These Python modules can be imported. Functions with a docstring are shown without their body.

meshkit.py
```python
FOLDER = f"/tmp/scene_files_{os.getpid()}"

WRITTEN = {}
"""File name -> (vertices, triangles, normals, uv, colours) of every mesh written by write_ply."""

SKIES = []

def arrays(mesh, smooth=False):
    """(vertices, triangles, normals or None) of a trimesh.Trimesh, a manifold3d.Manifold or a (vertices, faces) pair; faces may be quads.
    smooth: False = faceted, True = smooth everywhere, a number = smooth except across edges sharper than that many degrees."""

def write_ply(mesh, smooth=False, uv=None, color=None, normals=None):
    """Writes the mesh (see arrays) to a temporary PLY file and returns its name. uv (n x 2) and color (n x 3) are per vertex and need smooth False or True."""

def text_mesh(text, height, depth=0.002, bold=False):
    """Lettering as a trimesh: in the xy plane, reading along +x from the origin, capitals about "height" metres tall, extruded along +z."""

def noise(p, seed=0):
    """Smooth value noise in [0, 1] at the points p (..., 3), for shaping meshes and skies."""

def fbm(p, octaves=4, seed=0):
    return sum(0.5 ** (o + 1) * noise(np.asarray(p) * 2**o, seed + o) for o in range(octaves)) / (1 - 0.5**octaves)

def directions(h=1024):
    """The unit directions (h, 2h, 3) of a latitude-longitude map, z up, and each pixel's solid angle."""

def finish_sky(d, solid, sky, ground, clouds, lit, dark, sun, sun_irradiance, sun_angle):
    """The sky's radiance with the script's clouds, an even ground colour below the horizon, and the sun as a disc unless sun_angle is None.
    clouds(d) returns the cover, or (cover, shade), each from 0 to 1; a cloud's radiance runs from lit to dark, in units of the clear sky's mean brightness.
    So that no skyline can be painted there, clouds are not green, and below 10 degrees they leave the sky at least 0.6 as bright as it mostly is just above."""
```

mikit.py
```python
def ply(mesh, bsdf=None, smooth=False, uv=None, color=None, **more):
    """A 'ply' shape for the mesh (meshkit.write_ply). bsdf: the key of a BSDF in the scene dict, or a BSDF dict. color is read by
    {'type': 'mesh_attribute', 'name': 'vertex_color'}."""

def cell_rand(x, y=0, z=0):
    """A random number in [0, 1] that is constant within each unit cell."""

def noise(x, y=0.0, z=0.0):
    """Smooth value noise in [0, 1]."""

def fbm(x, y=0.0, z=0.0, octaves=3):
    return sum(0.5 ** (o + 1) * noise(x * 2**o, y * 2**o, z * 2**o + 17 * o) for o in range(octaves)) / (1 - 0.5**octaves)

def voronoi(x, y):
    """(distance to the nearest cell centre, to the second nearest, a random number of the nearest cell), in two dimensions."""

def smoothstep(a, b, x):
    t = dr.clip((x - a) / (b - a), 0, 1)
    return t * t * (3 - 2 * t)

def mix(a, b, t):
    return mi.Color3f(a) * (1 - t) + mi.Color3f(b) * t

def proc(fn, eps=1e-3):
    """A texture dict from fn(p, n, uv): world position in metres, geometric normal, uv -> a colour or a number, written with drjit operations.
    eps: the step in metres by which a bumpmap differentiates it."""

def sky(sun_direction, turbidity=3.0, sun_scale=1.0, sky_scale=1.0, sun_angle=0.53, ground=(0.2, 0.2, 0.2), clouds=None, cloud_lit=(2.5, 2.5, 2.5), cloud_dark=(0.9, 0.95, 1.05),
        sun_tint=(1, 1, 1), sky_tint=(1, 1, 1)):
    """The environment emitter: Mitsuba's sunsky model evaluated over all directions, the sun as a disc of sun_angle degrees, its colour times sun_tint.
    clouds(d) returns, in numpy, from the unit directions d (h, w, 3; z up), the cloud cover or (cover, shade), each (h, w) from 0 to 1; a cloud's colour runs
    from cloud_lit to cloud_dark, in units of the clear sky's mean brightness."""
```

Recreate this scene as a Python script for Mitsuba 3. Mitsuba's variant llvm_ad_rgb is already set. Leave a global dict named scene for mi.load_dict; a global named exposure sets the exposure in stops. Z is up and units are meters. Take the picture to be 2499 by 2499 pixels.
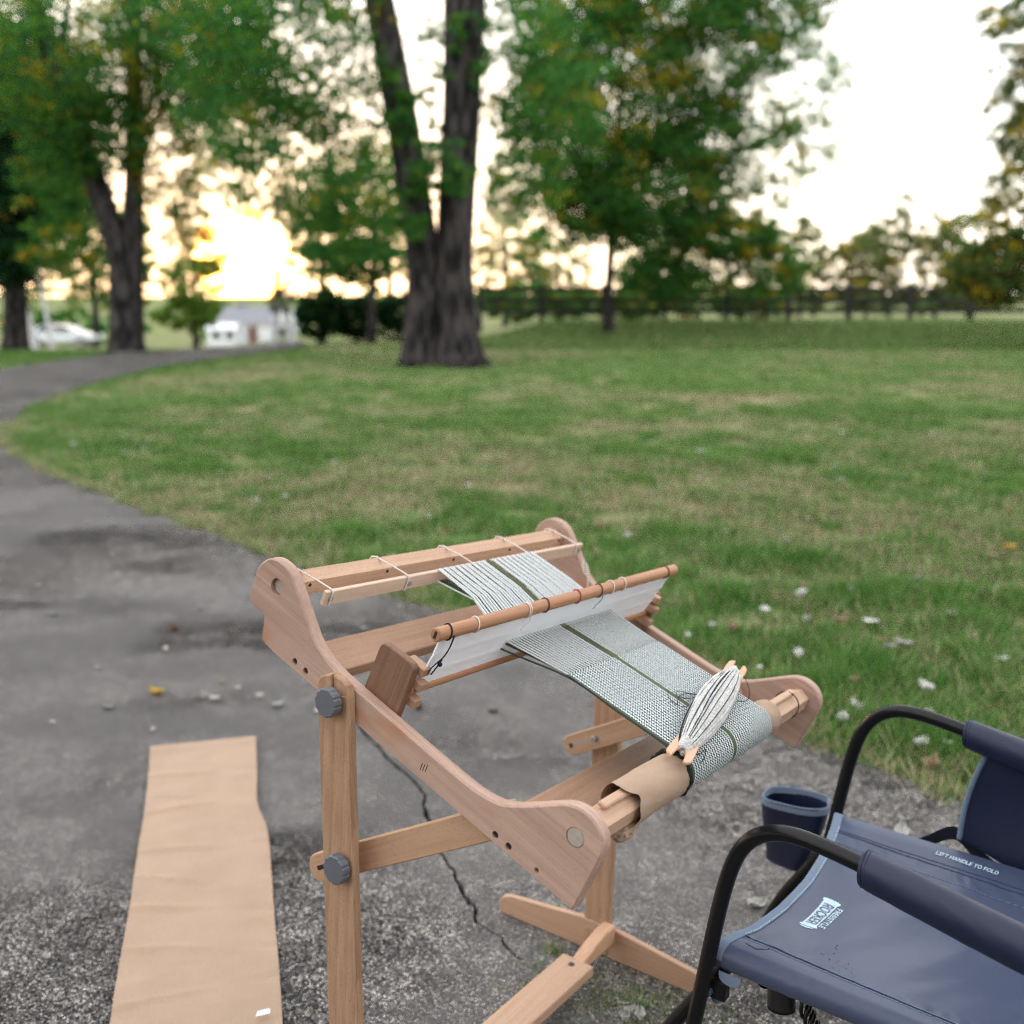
import math, random
import numpy as np, trimesh, shapely, manifold3d as m3
import shapely.geometry as sg
import drjit as dr
import mitsuba as mi
import mikit, meshkit
from mikit import proc, noise, fbm, voronoi, cell_rand, smoothstep, mix

T = mi.ScalarTransform4f
scene, labels = {}, {}
rng = np.random.default_rng(7)
random.seed(7)

# ------------------------------------------------------------------ camera, sky, exposure
PITCH, EYE = math.radians(11.5), 1.27
scene['camera'] = {
    'type': 'thinlens', 'fov': 54.04, 'fov_axis': 'x', 'near_clip': 0.05, 'far_clip': 2000.0,
    'aperture_radius': 0.0060, 'focus_distance': 1.36,
    'to_world': T().look_at(origin=[0, 0, EYE], target=[0, math.cos(PITCH), EYE - math.sin(PITCH)], up=[0, 0, 1])}
SUN_AZ, SUN_EL = math.radians(-14.6), math.radians(2.6)
scene['daylight'] = mikit.sky([math.sin(SUN_AZ) * math.cos(SUN_EL), math.cos(SUN_AZ) * math.cos(SUN_EL), math.sin(SUN_EL)],
                              turbidity=3.0, sun_scale=0.010, sun_angle=5.0, sun_tint=(1.0, 0.90, 0.76), sky_tint=(0.98, 1.0, 1.06),
                              clouds=lambda d: 0.79 + 0.08 * np.clip(d[..., 2] / 0.30, 0, 1), cloud_lit=(1.42, 1.41, 1.44), cloud_dark=(1.0, 1.0, 1.0))
exposure = 6.0

# ------------------------------------------------------------------ scene helpers
def numbered(key):
    if key not in scene and key not in USED:
        USED.add(key); return key
    n = 1
    while f'{key}_{n:03d}' in USED: n += 1
    USED.add(f'{key}_{n:03d}'); return f'{key}_{n:03d}'
USED = set()

def thing(name, label, cat, group=None):
    key = numbered(name); labels[key] = {'label': label, 'category': cat}
    if group: labels[key]['group'] = group
    return key

def obj(name, mesh, bsdf, parent=None, smooth=30, M=None, label=None, cat=None, group=None, kind=None, uv=None, color=None):
    key = numbered(f'{parent}__{name}' if parent else name)
    if M is not None:
        v = np.asarray(mesh.vertices) @ M[0].T + M[1]
        mesh = trimesh.Trimesh(v, mesh.faces, process=False)
    scene[key] = mikit.ply(mesh, bsdf, smooth=smooth, uv=uv, color=color)
    d = {}
    if label: d['label'] = label
    if cat: d['category'] = cat
    if group: d['group'] = group
    if kind: d['kind'] = kind
    if d: labels[key] = d
    return key

cat_ = trimesh.util.concatenate
def weld(m):
    m.merge_vertices(); return m

def cbox(lo, hi, c=0.0015):
    """A box from corner lo to corner hi with chamfered edges."""
    lo, hi = np.array(lo, float), np.array(hi, float); ctr, h = (lo + hi) / 2, (hi - lo) / 2
    c = min(c, h.min() * 0.6); pts = []
    for s in np.ndindex(2, 2, 2):
        s = np.array(s) * 2 - 1
        for k in range(3):
            q = h - c; q[k] = h[k]; pts.append(ctr + s * q)
    return trimesh.convex.convex_hull(np.array(pts))

def prism(pts, w0, w1, c=0.0015, holes=(), order=(0, 1, 2)):
    """A plate with the outline pts (counter-clockwise) from w0 to w1, edges chamfered, round holes (x, y, r)."""
    P = np.array(pts, float); n = len(P)
    e = np.roll(P, -1, 0) - P; e /= np.linalg.norm(e, axis=1)[:, None] + 1e-12
    nr = np.c_[-e[:, 1], e[:, 0]]; vn = nr + np.roll(nr, 1, 0); vn /= np.maximum((vn * nr).sum(1), 0.5)[:, None]
    I = P + vn * c
    V, F, off = [], [], 0
    rings = [(I, w0), (P, w0 + c), (P, w1 - c), (I, w1)]
    for R, w in rings: V.append(np.c_[R, np.full(n, w)])
    for k in range(3):
        a = np.arange(n) + k * n; b = (np.arange(n) + 1) % n + k * n
        F += [np.c_[a, b, b + n], np.c_[a, b + n, a + n]]
    off = 4 * n
    th = np.linspace(0, 2 * np.pi, 25)[:-1]
    hp = [np.c_[x + r * np.cos(th), y + r * np.sin(th)] for x, y, r in holes]
    poly = sg.Polygon(I, [h[::-1] for h in hp])
    tv, tf = trimesh.creation.triangulate_polygon(poly, engine='earcut')
    tn = tf
    a = tv[tf]; ar = np.cross(a[:, 1] - a[:, 0], a[:, 2] - a[:, 0])
    tf = np.where((ar < 0)[:, None], tf[:, ::-1], tf)
    V += [np.c_[tv, np.full(len(tv), w0)], np.c_[tv, np.full(len(tv), w1)]]
    F += [tf[:, ::-1] + off, tf + off + len(tv)]; off += 2 * len(tv)
    for h in hp:
        m = len(h); V += [np.c_[h, np.full(m, w0)], np.c_[h, np.full(m, w1)]]
        a = np.arange(m) + off; b = (np.arange(m) + 1) % m + off
        F += [np.c_[a, b + m, b], np.c_[a, a + m, b + m]]; off += 2 * m
    V = np.vstack(V)[:, list(order)]
    return weld(trimesh.Trimesh(V, np.vstack(F), process=False))
UVW = (2, 0, 1)      # plate coordinates (u, v, lateral) -> loom coordinates (lateral, u, v)

def chaikin(p, n=1, closed=True):
    p = np.array(p, float)
    for _ in range(n):
        q = np.roll(p, -1, 0) if closed else p[1:]
        a = p if closed else p[:-1]
        r = np.empty((2 * len(a), p.shape[1])); r[0::2] = a * .75 + q * .25; r[1::2] = a * .25 + q * .75
        p = r if closed else np.vstack([p[:1], r, p[-1:]])
    return p

def tube(path, r, seg=10, closed=False, sq=None, caps=True):
    """A tube along path; r a number or one per point."""
    P = np.array(path, float); n = len(P); r = np.broadcast_to(np.asarray(r, float), (n,))
    t = np.gradient(P, axis=0) if not closed else np.roll(P, -1, 0) - np.roll(P, 1, 0)
    t /= np.linalg.norm(t, axis=1)[:, None] + 1e-12
    u = np.cross(t[0], [0.31, 0.17, 0.94]); u /= np.linalg.norm(u); U = [u]
    for k in range(1, n):
        u = U[-1] - t[k] * (U[-1] @ t[k]); U.append(u / (np.linalg.norm(u) + 1e-12))
    U = np.array(U); B = np.cross(t, U)
    a = np.linspace(0, 2 * np.pi, seg + 1)[:-1] + (np.pi / seg)
    ca, sa = np.cos(a), np.sin(a)
    V = P[:, None] + r[:, None, None] * (U[:, None] * ca[None, :, None] + B[:, None] * sa[None, :, None])
    V = V.reshape(-1, 3); F = []
    k = np.arange(seg); k2 = (k + 1) % seg
    for i in range(n if closed else n - 1):
        j = (i + 1) % n
        F += [np.c_[i * seg + k, i * seg + k2, j * seg + k2], np.c_[i * seg + k, j * seg + k2, j * seg + k]]
    if caps and not closed:
        V = np.vstack([V, P[:1], P[-1:]])
        F += [np.c_[k2, k, np.full(seg, n * seg)], np.c_[(n - 1) * seg + k, (n - 1) * seg + k2, np.full(seg, n * seg + 1)]]
    return trimesh.Trimesh(V, np.vstack(F), process=False)

def spline(pts, n=40, closed=False):
    from scipy.interpolate import CubicSpline
    P = np.array(pts, float)
    if closed: P = np.vstack([P, P[:1]])
    d = np.r_[0, np.cumsum(np.linalg.norm(np.diff(P, axis=0), axis=1))]
    s = CubicSpline(d, P, bc_type='periodic' if closed else 'natural')
    return s(np.linspace(0, d[-1], n + 1)[:-1] if closed else np.linspace(0, d[-1], n))

def cyl(a, b, r, seg=24, c=0.001):
    a, b = np.array(a, float), np.array(b, float); t = (b - a) / np.linalg.norm(b - a)
    return tube([a, a + t * 1e-6 * 0, a + t * c, b - t * c, b][0:1] + [a + t * c, b - t * c, b], [r - c, r, r, r - c], seg)

def grid(V, closed_v=False):
    """Quads over the array V (n, m, 3)."""
    n, m = V.shape[:2]; i, j = np.meshgrid(np.arange(n - 1), np.arange(m if closed_v else m - 1), indexing='ij')
    a = i * m + j; b = i * m + (j + 1) % m
    F = np.concatenate([np.stack([a, b, b + m], -1).reshape(-1, 3), np.stack([a, b + m, a + m], -1).reshape(-1, 3)])
    return trimesh.Trimesh(V.reshape(-1, 3), F, process=False)

def shell(V, th, toward=None):
    """A closed sheet of thickness th whose top is the grid V."""
    g = grid(V)
    if toward is not None and (np.array(g.vertex_normals) @ np.array(toward, float)).mean() < 0: V = V[:, ::-1]; g = grid(V)
    n, m = V.shape[:2]; N = np.array(g.vertex_normals).reshape(n, m, 3)
    L = V - N * th
    W = np.concatenate([V, L[:, ::-1]], 1)
    g = grid(W, closed_v=True)
    k = 2 * m; f = []
    for row, fl in ((0, 1), (n - 1, 0)):
        for j in range(m - 1):
            q = [row * k + j, row * k + j + 1, row * k + k - 2 - j, row * k + k - 1 - j]
            f += [q[:3], [q[0], q[2], q[3]]] if fl == 0 else [q[2::-1], [q[3], q[2], q[0]]]
    return trimesh.Trimesh(g.vertices, np.vstack([g.faces, np.array(f)[:, ::-1]]), process=False)

# ------------------------------------------------------------------ frames of the loom and the chair (world axes, metres)
LOOM = (np.array([[0.5902753, -0.7282247, 0.3482295], [0.8025690, 0.5756201, -0.1566668], [-0.0863594, 0.3719547, 0.9242249]]),
        np.array([0.0715507, 1.0419225, 0.6813392]))             # columns: lateral, depth, height of the tilted loom
WID, TH = 0.70, 0.019
def lw(x, u, v): return LOOM[0] @ np.array([x, u, v]) + LOOM[1]
CK = 0.945
CHAIR = (np.c_[[0.7961, -0.6051, 0], [0.6051, 0.7961, 0], [0, 0, 1.0]] * CK,
         np.array([0, 0, EYE]) + CK * (np.array([0.37467, 1.30406, 0.55788]) - [0, 0, EYE]))   # columns: back, far side, up
GL = -CHAIR[1][2] / CK                                            # the ground in chair heights

# ------------------------------------------------------------------ materials
def two(b): return {'type': 'twosided', 'bsdf': b}
def rgb(c): return {'type': 'rgb', 'value': list(c)}
def pbr(c, rough=0.5, spec=0.5, metal=0.0, **k):
    return two({'type': 'principled', 'base_color': c if isinstance(c, dict) else rgb(c), 'roughness': rough, 'specular': spec, 'metallic': metal, **k})

def wood(key, g, lo, hi, rough=0.5, cath=0.0, stain=0.0, up=(0, 0, 1), fleck=0.22):
    g = np.array(g, float); g /= np.linalg.norm(g)
    h = np.cross(g, up); h /= np.linalg.norm(h); k = np.cross(g, h)
    seed = 3.1 * len(scene)
    def fn(p, n, uv):
        a = p.x * g[0] + p.y * g[1] + p.z * g[2] + seed
        b = p.x * h[0] + p.y * h[1] + p.z * h[2]
        c = p.x * k[0] + p.y * k[1] + p.z * k[2]
        broad = fbm(a * 3, b * 22, c * 22)
        wob = noise(a * 5, b * 8, c * 8) * 0.9
        fine = fbm(a * 7, (b + wob * .01) * 230, (c + wob * .01) * 230)
        t = 0.42 * broad + 0.58 * fine
        if cath > 0:
            rr = dr.sqrt(dr.square(b * 14) + dr.square(a * 0.9 - 1.3 * dr.floor(a * .7)) * .4 + 0.05) + noise(a * 3, b * 10, 0) * .35
            ring = rr * 4 - dr.floor(rr * 4)
            t = t * (1 - cath) + cath * smoothstep(0.0, 0.9, ring)
        col = mix(lo, hi, smoothstep(0.12, 0.88, t))
        f = smoothstep(0.70, 0.80, noise(a * 260, b * 1500, c * 1500))
        col = col * (1 - fleck * f)
        if stain > 0:
            s = smoothstep(0.62, 0.74, fbm(a * 9 + 3, b * 26, c * 26)) * stain
            col = col * (1 - s) + mi.Color3f(0.36, 0.17, 0.09) * s
        return col
    scene[key] = pbr(proc(fn), rough, 0.25)
    return key

LAT, DEP, HGT = LOOM[0][:, 0], LOOM[0][:, 1], LOOM[0][:, 2]
wood('wood_side', DEP, (0.310, 0.198, 0.149), (0.474, 0.324, 0.253), stain=0.7, up=LAT)
wood('wood_beam', LAT, (0.405, 0.251, 0.163), (0.534, 0.355, 0.244), fleck=.15)
wood('wood_bar', LAT, (0.489, 0.356, 0.268), (0.582, 0.437, 0.336), fleck=.08)
wood('wood_cross', LAT, (0.291, 0.170, 0.107), (0.405, 0.251, 0.167))
wood('wood_post', (0.0, 0.0, 1.0), (0.268, 0.149, 0.085), (0.420, 0.265, 0.169), cath=0.18, up=LAT, fleck=.2)
wood('wood_foot', (0.81, -0.585, 0.0), (0.389, 0.232, 0.150), (0.501, 0.320, 0.214), up=(0, 0, 1), fleck=.15)
wood('wood_strut', -0.642 * DEP + 0.766 * HGT, (0.339, 0.199, 0.118), (0.470, 0.296, 0.189), up=LAT, fleck=.15)
wood('wood_plank', LAT * [1, 1, 0], (0.430, 0.271, 0.179), (0.534, 0.355, 0.244), fleck=.12)
wood('wood_holder', HGT, (0.137, 0.068, 0.040), (0.223, 0.126, 0.079), up=LAT, fleck=.3)
wood('wood_heddle', LAT, (0.300, 0.140, 0.072), (0.410, 0.215, 0.120), rough=0.4, fleck=.15)
wood('wood_shuttle', (0.6, 0.7, 0), (0.486, 0.283, 0.175), (0.600, 0.377, 0.247), rough=0.4, fleck=.1)
wood('wood_plug', (0.3, 0.1, 0.9), (0.302, 0.252, 0.209), (0.418, 0.360, 0.310), up=LAT)
scene['knob_plastic'] = pbr((0.10, 0.105, 0.125), 0.42, 0.5)
scene['screw_black'] = pbr((0.012, 0.012, 0.014), 0.4, 0.5)
scene['steel'] = pbr((0.45, 0.45, 0.46), 0.35, 0.5, 1.0)
scene['bolt_grey'] = pbr((0.22, 0.22, 0.22), 0.5, 0.5)
scene['cord_white'] = pbr((0.60, 0.55, 0.50), 0.9, 0.2)
scene['yarn_white'] = pbr((0.56, 0.59, 0.585), 0.9, 0.15)
scene['yarn_green'] = pbr((0.045, 0.060, 0.048), 0.9, 0.15)
scene['yarn_olive'] = pbr((0.12, 0.135, 0.075), 0.9, 0.15)
scene['yarn_dark'] = pbr((0.022, 0.028, 0.024), 0.95, 0.1)
scene['thread_navy'] = pbr((0.012, 0.013, 0.024), 0.8, 0.2)
scene['thread_red'] = pbr((0.35, 0.06, 0.06), 0.8, 0.2)
scene['thread_brown'] = pbr((0.09, 0.05, 0.04), 0.8, 0.2)
scene['reed_plastic'] = pbr((0.78, 0.81, 0.87), 0.45, 0.5)
scene['black_tube'] = pbr((0.005, 0.0055, 0.0065), 0.25, 0.3)

def kraft(p, n, uv):
    f = fbm(p.x * 18, p.y * 18, p.z * 18); g = noise(p.x * 900, p.y * 120, p.z * 900)
    return mix((0.300, 0.208, 0.146), (0.392, 0.284, 0.205), 0.6 * f + 0.4 * g)
scene['kraft_paper'] = pbr(proc(kraft), 0.75, 0.25)

def cloth_fn(p, n, uv):
    u, v = uv.x, uv.y                        # metres along the warp, threads across
    ph = u / 0.0040
    tri = dr.abs(ph - dr.floor(ph) - 0.5) * 2
    s = v + 0.34 * (smoothstep(0.15, 0.85, tri) - 0.5)
    fr = dr.abs(s - dr.floor(s) - 0.5) * 2
    line = smoothstep(0.46, 0.60, fr)
    tw = 0.85 + 0.3 * noise(u * 1500, v * 7)
    col = mix((0.055, 0.072, 0.070), (0.56, 0.60, 0.59), line) * tw
    stripe = smoothstep(0.85, 0.70, dr.abs(v - 19.0))
    wv = 0.75 + 0.5 * noise(u * 900, v * 9)
    col = col * (1 - stripe) + mi.Color3f(0.075, 0.095, 0.055) * wv * stripe
    edge = smoothstep(0.55, 0.35, v)
    return col * (1 - edge) + mi.Color3f(0.07, 0.09, 0.06) * edge
def cloth_h(p, n, uv):
    ph = uv.x / 0.0023
    return 0.5 + 0.25 * dr.sin(ph * 6.283) * dr.sin(uv.y * 6.283)
scene['woven_cloth'] = two({'type': 'bumpmap', 'arbitrary': proc(cloth_h, 2e-4), 'scale': 0.0006,
                            'bsdf': {'type': 'principled', 'base_color': proc(cloth_fn), 'roughness': 0.9, 'specular': 0.1, 'sheen': 0.3}})

def fabric(key, c, rough=0.55, spec=0.4, amp=0.12):
    def fn(p, n, uv):
        f = noise(p.x * 700, p.y * 700, p.z * 700) * .6 + fbm(p.x * 14, p.y * 14, p.z * 14) * .4
        return mi.Color3f(c) * (1 - amp + 2 * amp * f)
    scene[key] = pbr(proc(fn), rough, spec, sheen=0.15)
fabric('seat_fabric', (0.047, 0.064, 0.116), 0.40, 0.5)
fabric('navy_fabric', (0.0065, 0.0120, 0.038), 0.45, 0.45)
fabric('binding', (0.15, 0.20, 0.28), 0.7, 0.3)
scene['seam_dark'] = pbr((0.03, 0.04, 0.08), 0.8, 0.2)
scene['print_light'] = pbr((0.52, 0.68, 0.78), 0.7, 0.2)
scene['bolt_blue'] = pbr((0.10, 0.19, 0.27), 0.3, 0.5, 0.6)

def asphalt_fn(p, n, uv):
    d1, d2, r = voronoi(p.x * 205, p.y * 205)
    e1, e2, q = voronoi(p.x * 330 + 7, p.y * 330)
    warm = cell_rand(dr.floor(r * 977), 3, 5)
    stone = mix((0.070, 0.068, 0.067), (0.37, 0.345, 0.318), dr.power(r, 2.2))
    stone = stone * (0.85 + 0.3 * mix((1, 1, 1), (1.12, .98, .84), warm))
    tar = mix((0.010, 0.010, 0.010), (0.038, 0.037, 0.037), q)
    gap = smoothstep(0.10, 0.30, d2 - d1)
    keep = smoothstep(0.16, 0.26, cell_rand(dr.floor(r * 3571), 1, 2))
    col = tar * (1 - gap * keep) + stone * (gap * keep)
    m1, m2, mr = voronoi(p.x * 62 + .3 * q, p.y * 62)
    col = col * (0.80 + 0.42 * mr)
    k1, k2, kr = voronoi(p.x * 26 + 5, p.y * 26 + 9)
    col = col * (0.68 + 0.64 * kr) * (0.78 + 0.44 * fbm(p.x * 9, p.y * 9, 3, 2))
    big = fbm(p.x * 1.1, p.y * 1.1, 2.0, 4)
    worn = smoothstep(0.46, 0.66, fbm(p.x * 0.9 + 11, p.y * 1.6 + 5, 0, 4))
    stain = smoothstep(0.55, 0.70, fbm(p.x * 1.7 + 4, p.y * 3.1, 7, 4))
    col = col * (0.50 + 1.0 * big) * (1 - worn * .5) * (1 - stain * .5) + mi.Color3f(0.165, 0.158, 0.152) * (worn * .5)
    return col
def asphalt_h(p, n, uv):
    d1, d2, r = voronoi(p.x * 205, p.y * 205)
    return (1 - dr.minimum(d1, 1)) * (0.4 + 0.6 * r)
scene['asphalt'] = two({'type': 'bumpmap', 'arbitrary': proc(asphalt_h, 8e-4), 'scale': 0.0035,
                        'bsdf': {'type': 'principled', 'base_color': proc(asphalt_fn), 'roughness': 0.85, 'specular': 0.12}})
scene['crack_soil'] = pbr((0.018, 0.017, 0.017), 0.95, 0.1)

def lawn_fn(p, n, uv):
    a = fbm(p.x * 0.55, p.y * 0.55, 1.0, 4); b = fbm(p.x * 6, p.y * 6, 4.0, 3)
    c = mix((0.075, 0.125, 0.036), (0.185, 0.160, 0.092), smoothstep(0.40, 0.62, a * .6 + b * .4))
    return c * (0.7 + 0.6 * noise(p.x * 40, p.y * 40))
scene['lawn_soil'] = pbr(proc(lawn_fn), 0.95, 0.1)
VCOL = {'type': 'mesh_attribute', 'name': 'vertex_color'}
scene['grass_blade'] = two({'type': 'principled', 'base_color': VCOL, 'roughness': 0.7, 'specular': 0.08})
scene['leaf'] = {'type': 'principledthin', 'base_color': VCOL, 'roughness': 0.5, 'diff_trans': 1.25, 'spec_trans': 0.0}
def bark_fn(p, n, uv):
    f = fbm(p.x * 13, p.y * 13, p.z * 2.2, 4); g = fbm(p.x * 3, p.y * 3, p.z * 1.0)
    return mix((0.009, 0.0085, 0.009), (0.066, 0.058, 0.058), smoothstep(0.35, 0.7, f)) * (0.75 + .5 * g)
def bark_h(p, n, uv): return fbm(p.x * 11, p.y * 11, p.z * 2.0, 3)
scene['bark'] = two({'type': 'bumpmap', 'arbitrary': proc(bark_h, 4e-3), 'scale': 0.06,
                     'bsdf': {'type': 'principled', 'base_color': proc(bark_fn), 'roughness': 0.9, 'specular': 0.15}})
scene['pale_bark'] = pbr((0.55, 0.54, 0.56), 0.9, 0.2)
scene['fence_paint'] = pbr((0.020, 0.021, 0.023), 0.7, 0.3)
scene['siding'] = pbr((0.30, 0.28, 0.26), 0.8, 0.2)
scene['white_paint'] = pbr((0.72, 0.74, 0.78), 0.6, 0.3)
scene['roof_grey'] = pbr((0.22, 0.225, 0.25), 0.85, 0.2)
scene['window_dark'] = pbr((0.03, 0.035, 0.04), 0.1, 0.6)
scene['door_brown'] = pbr((0.20, 0.11, 0.08), 0.6, 0.3)
scene['car_paint'] = pbr((0.72, 0.78, 0.84), 0.25, 0.5, clearcoat=0.8)
scene['rubber'] = pbr((0.02, 0.02, 0.02), 0.8, 0.3)
scene['pale_leaf'] = pbr((0.36, 0.36, 0.33), 0.8, 0.2)
scene['bleached_leaf'] = pbr((0.55, 0.55, 0.52), 0.8, 0.2)
scene['tan_leaf'] = pbr((0.27, 0.205, 0.13), 0.8, 0.2)
scene['grey_leaf'] = pbr((0.22, 0.235, 0.20), 0.8, 0.2)
scene['yellow_leaf'] = pbr((0.46, 0.30, 0.06), 0.8, 0.2)
scene['brown_leaf'] = pbr((0.10, 0.055, 0.03), 0.85, 0.2)
scene['pebble_stone'] = pbr((0.36, 0.34, 0.31), 0.85, 0.2)

# ------------------------------------------------------------------ terrain, driveway
def sstep(a, b, x):
    t = np.clip((x - a) / (b - a), 0, 1); return t * t * (3 - 2 * t)
def height(x, y):
    """The land: level near the drive, a grassy bank rising under the fence, falling away to the house."""
    x, y = np.asarray(x, float), np.asarray(y, float); b = x / np.maximum(y, 4.0)
    left = 1 - sstep(-0.29, -0.13, b); right = sstep(-0.05, 0.05, b)
    d = y - 31; fall = -0.035 * (np.sqrt(d * d + 16) + d) / 2
    fall = np.maximum(fall, -3.4) + 9.0 * sstep(150, 420, y)
    return left * np.where(y > 12, fall, 0) + (1 - left) * 6.0 * sstep(120, 420, y) + right * 0.66 * sstep(32.8, 36.8, y)

EDGE = chaikin([(6.5, -3.0), (3.1, 0.30), (1.19, 2.44), (0.88, 2.82), (-0.36, 4.18), (-1.31, 5.20), (-2.28, 6.26), (-3.34, 7.46), (-4.68, 9.11), (-5.65, 11.16),
                (-6.55, 13.7), (-7.35, 17.7), (-7.85, 22.6), (-7.7, 27.5), (-7.2, 33.0), (-7.6, 38.0), (-9.5, 46.0), (-13, 60.0)], 2, closed=False)
FAR = chaikin([(-18, 60), (-13.6, 46), (-11.6, 38), (-11.3, 33), (-11.6, 29.4), (-11.2, 25.0), (-10.7, 20.0), (-10.2, 14), (-9.8, 8), (-9.5, 0), (-9.5, -3)], 2, closed=False)
_d = np.r_[0, np.cumsum(np.linalg.norm(np.diff(EDGE, axis=0), axis=1))]; _t = np.arange(0, _d[-1], .045)
_e = np.c_[np.interp(_t, _d, EDGE[:, 0]), np.interp(_t, _d, EDGE[:, 1])]; _k = _t < 26
_e[_k] += (.09 * (meshkit.fbm(np.c_[_t * 2.2, _t * 0, _t * 0], 4) - .5)[:, None] * np.array([.75, .66]))[_k]
EDGE = np.vstack([_e[_k], EDGE[EDGE[:, 1] > _e[_k][-1, 1] + .2]])
DRIVE = sg.Polygon(np.vstack([EDGE, FAR]))

xs = np.concatenate([np.linspace(-400, -60, 18), np.linspace(-56, 56, 113), np.linspace(60, 400, 18)])
ys = np.concatenate([np.linspace(-30, -2, 8), np.linspace(0, 70, 141), np.linspace(72, 130, 30), np.linspace(140, 900, 20)])
X, Y = np.meshgrid(xs, ys, indexing='ij')
Z = height(X, Y) - 0.03 + 0.018 * (meshkit.fbm(np.stack([X * .7, Y * .7, X * 0], -1)) - 0.5) * (np.abs(X) < 57)
obj('lawn', grid(np.stack([X, Y, Z], -1)), 'lawn_soil', smooth=True, label='wide green lawn with straw coloured patches', kind='structure')

CRACK = np.array([(-0.62, 3.25), (-0.51, 3.02), (-0.445, 2.856), (-0.385, 2.74), (-0.341, 2.657), (-0.275, 2.56), (-0.235, 2.481), (-0.225, 2.40), (-0.207, 2.339), (-0.178, 2.25), (-0.162, 2.187),
                  (-0.140, 2.13), (-0.135, 2.084), (-0.108, 2.05), (-0.101, 2.02), (-0.072, 1.96), (-0.068, 1.902), (-0.030, 1.86), (-0.012, 1.822), (0.02, 1.779)])
ck = chaikin(CRACK + rng.normal(0, 0.006, CRACK.shape), 1, closed=False); ck = chaikin(ck + rng.normal(0, 0.005, ck.shape), 1, closed=False) + 0
cw = 0.0044 * (0.45 + 0.9 * meshkit.noise(np.c_[ck * 9, ck[:, :1] * 0])) * np.clip(np.linspace(3.5, 0.3, len(ck)), .25, 1); cw[0] = cw[-1] = 0.0005
tn = np.gradient(ck, axis=0); tn /= np.linalg.norm(tn, axis=1)[:, None]; nn = np.c_[-tn[:, 1], tn[:, 0]]
ca_, cb_ = cw * rng.uniform(.4, 1.5, len(ck)), cw * rng.uniform(.4, 1.5, len(ck))
CP = sg.Polygon(np.vstack([ck + nn * ca_[:, None], (ck - nn * cb_[:, None])[::-1]])).buffer(0)
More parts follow.
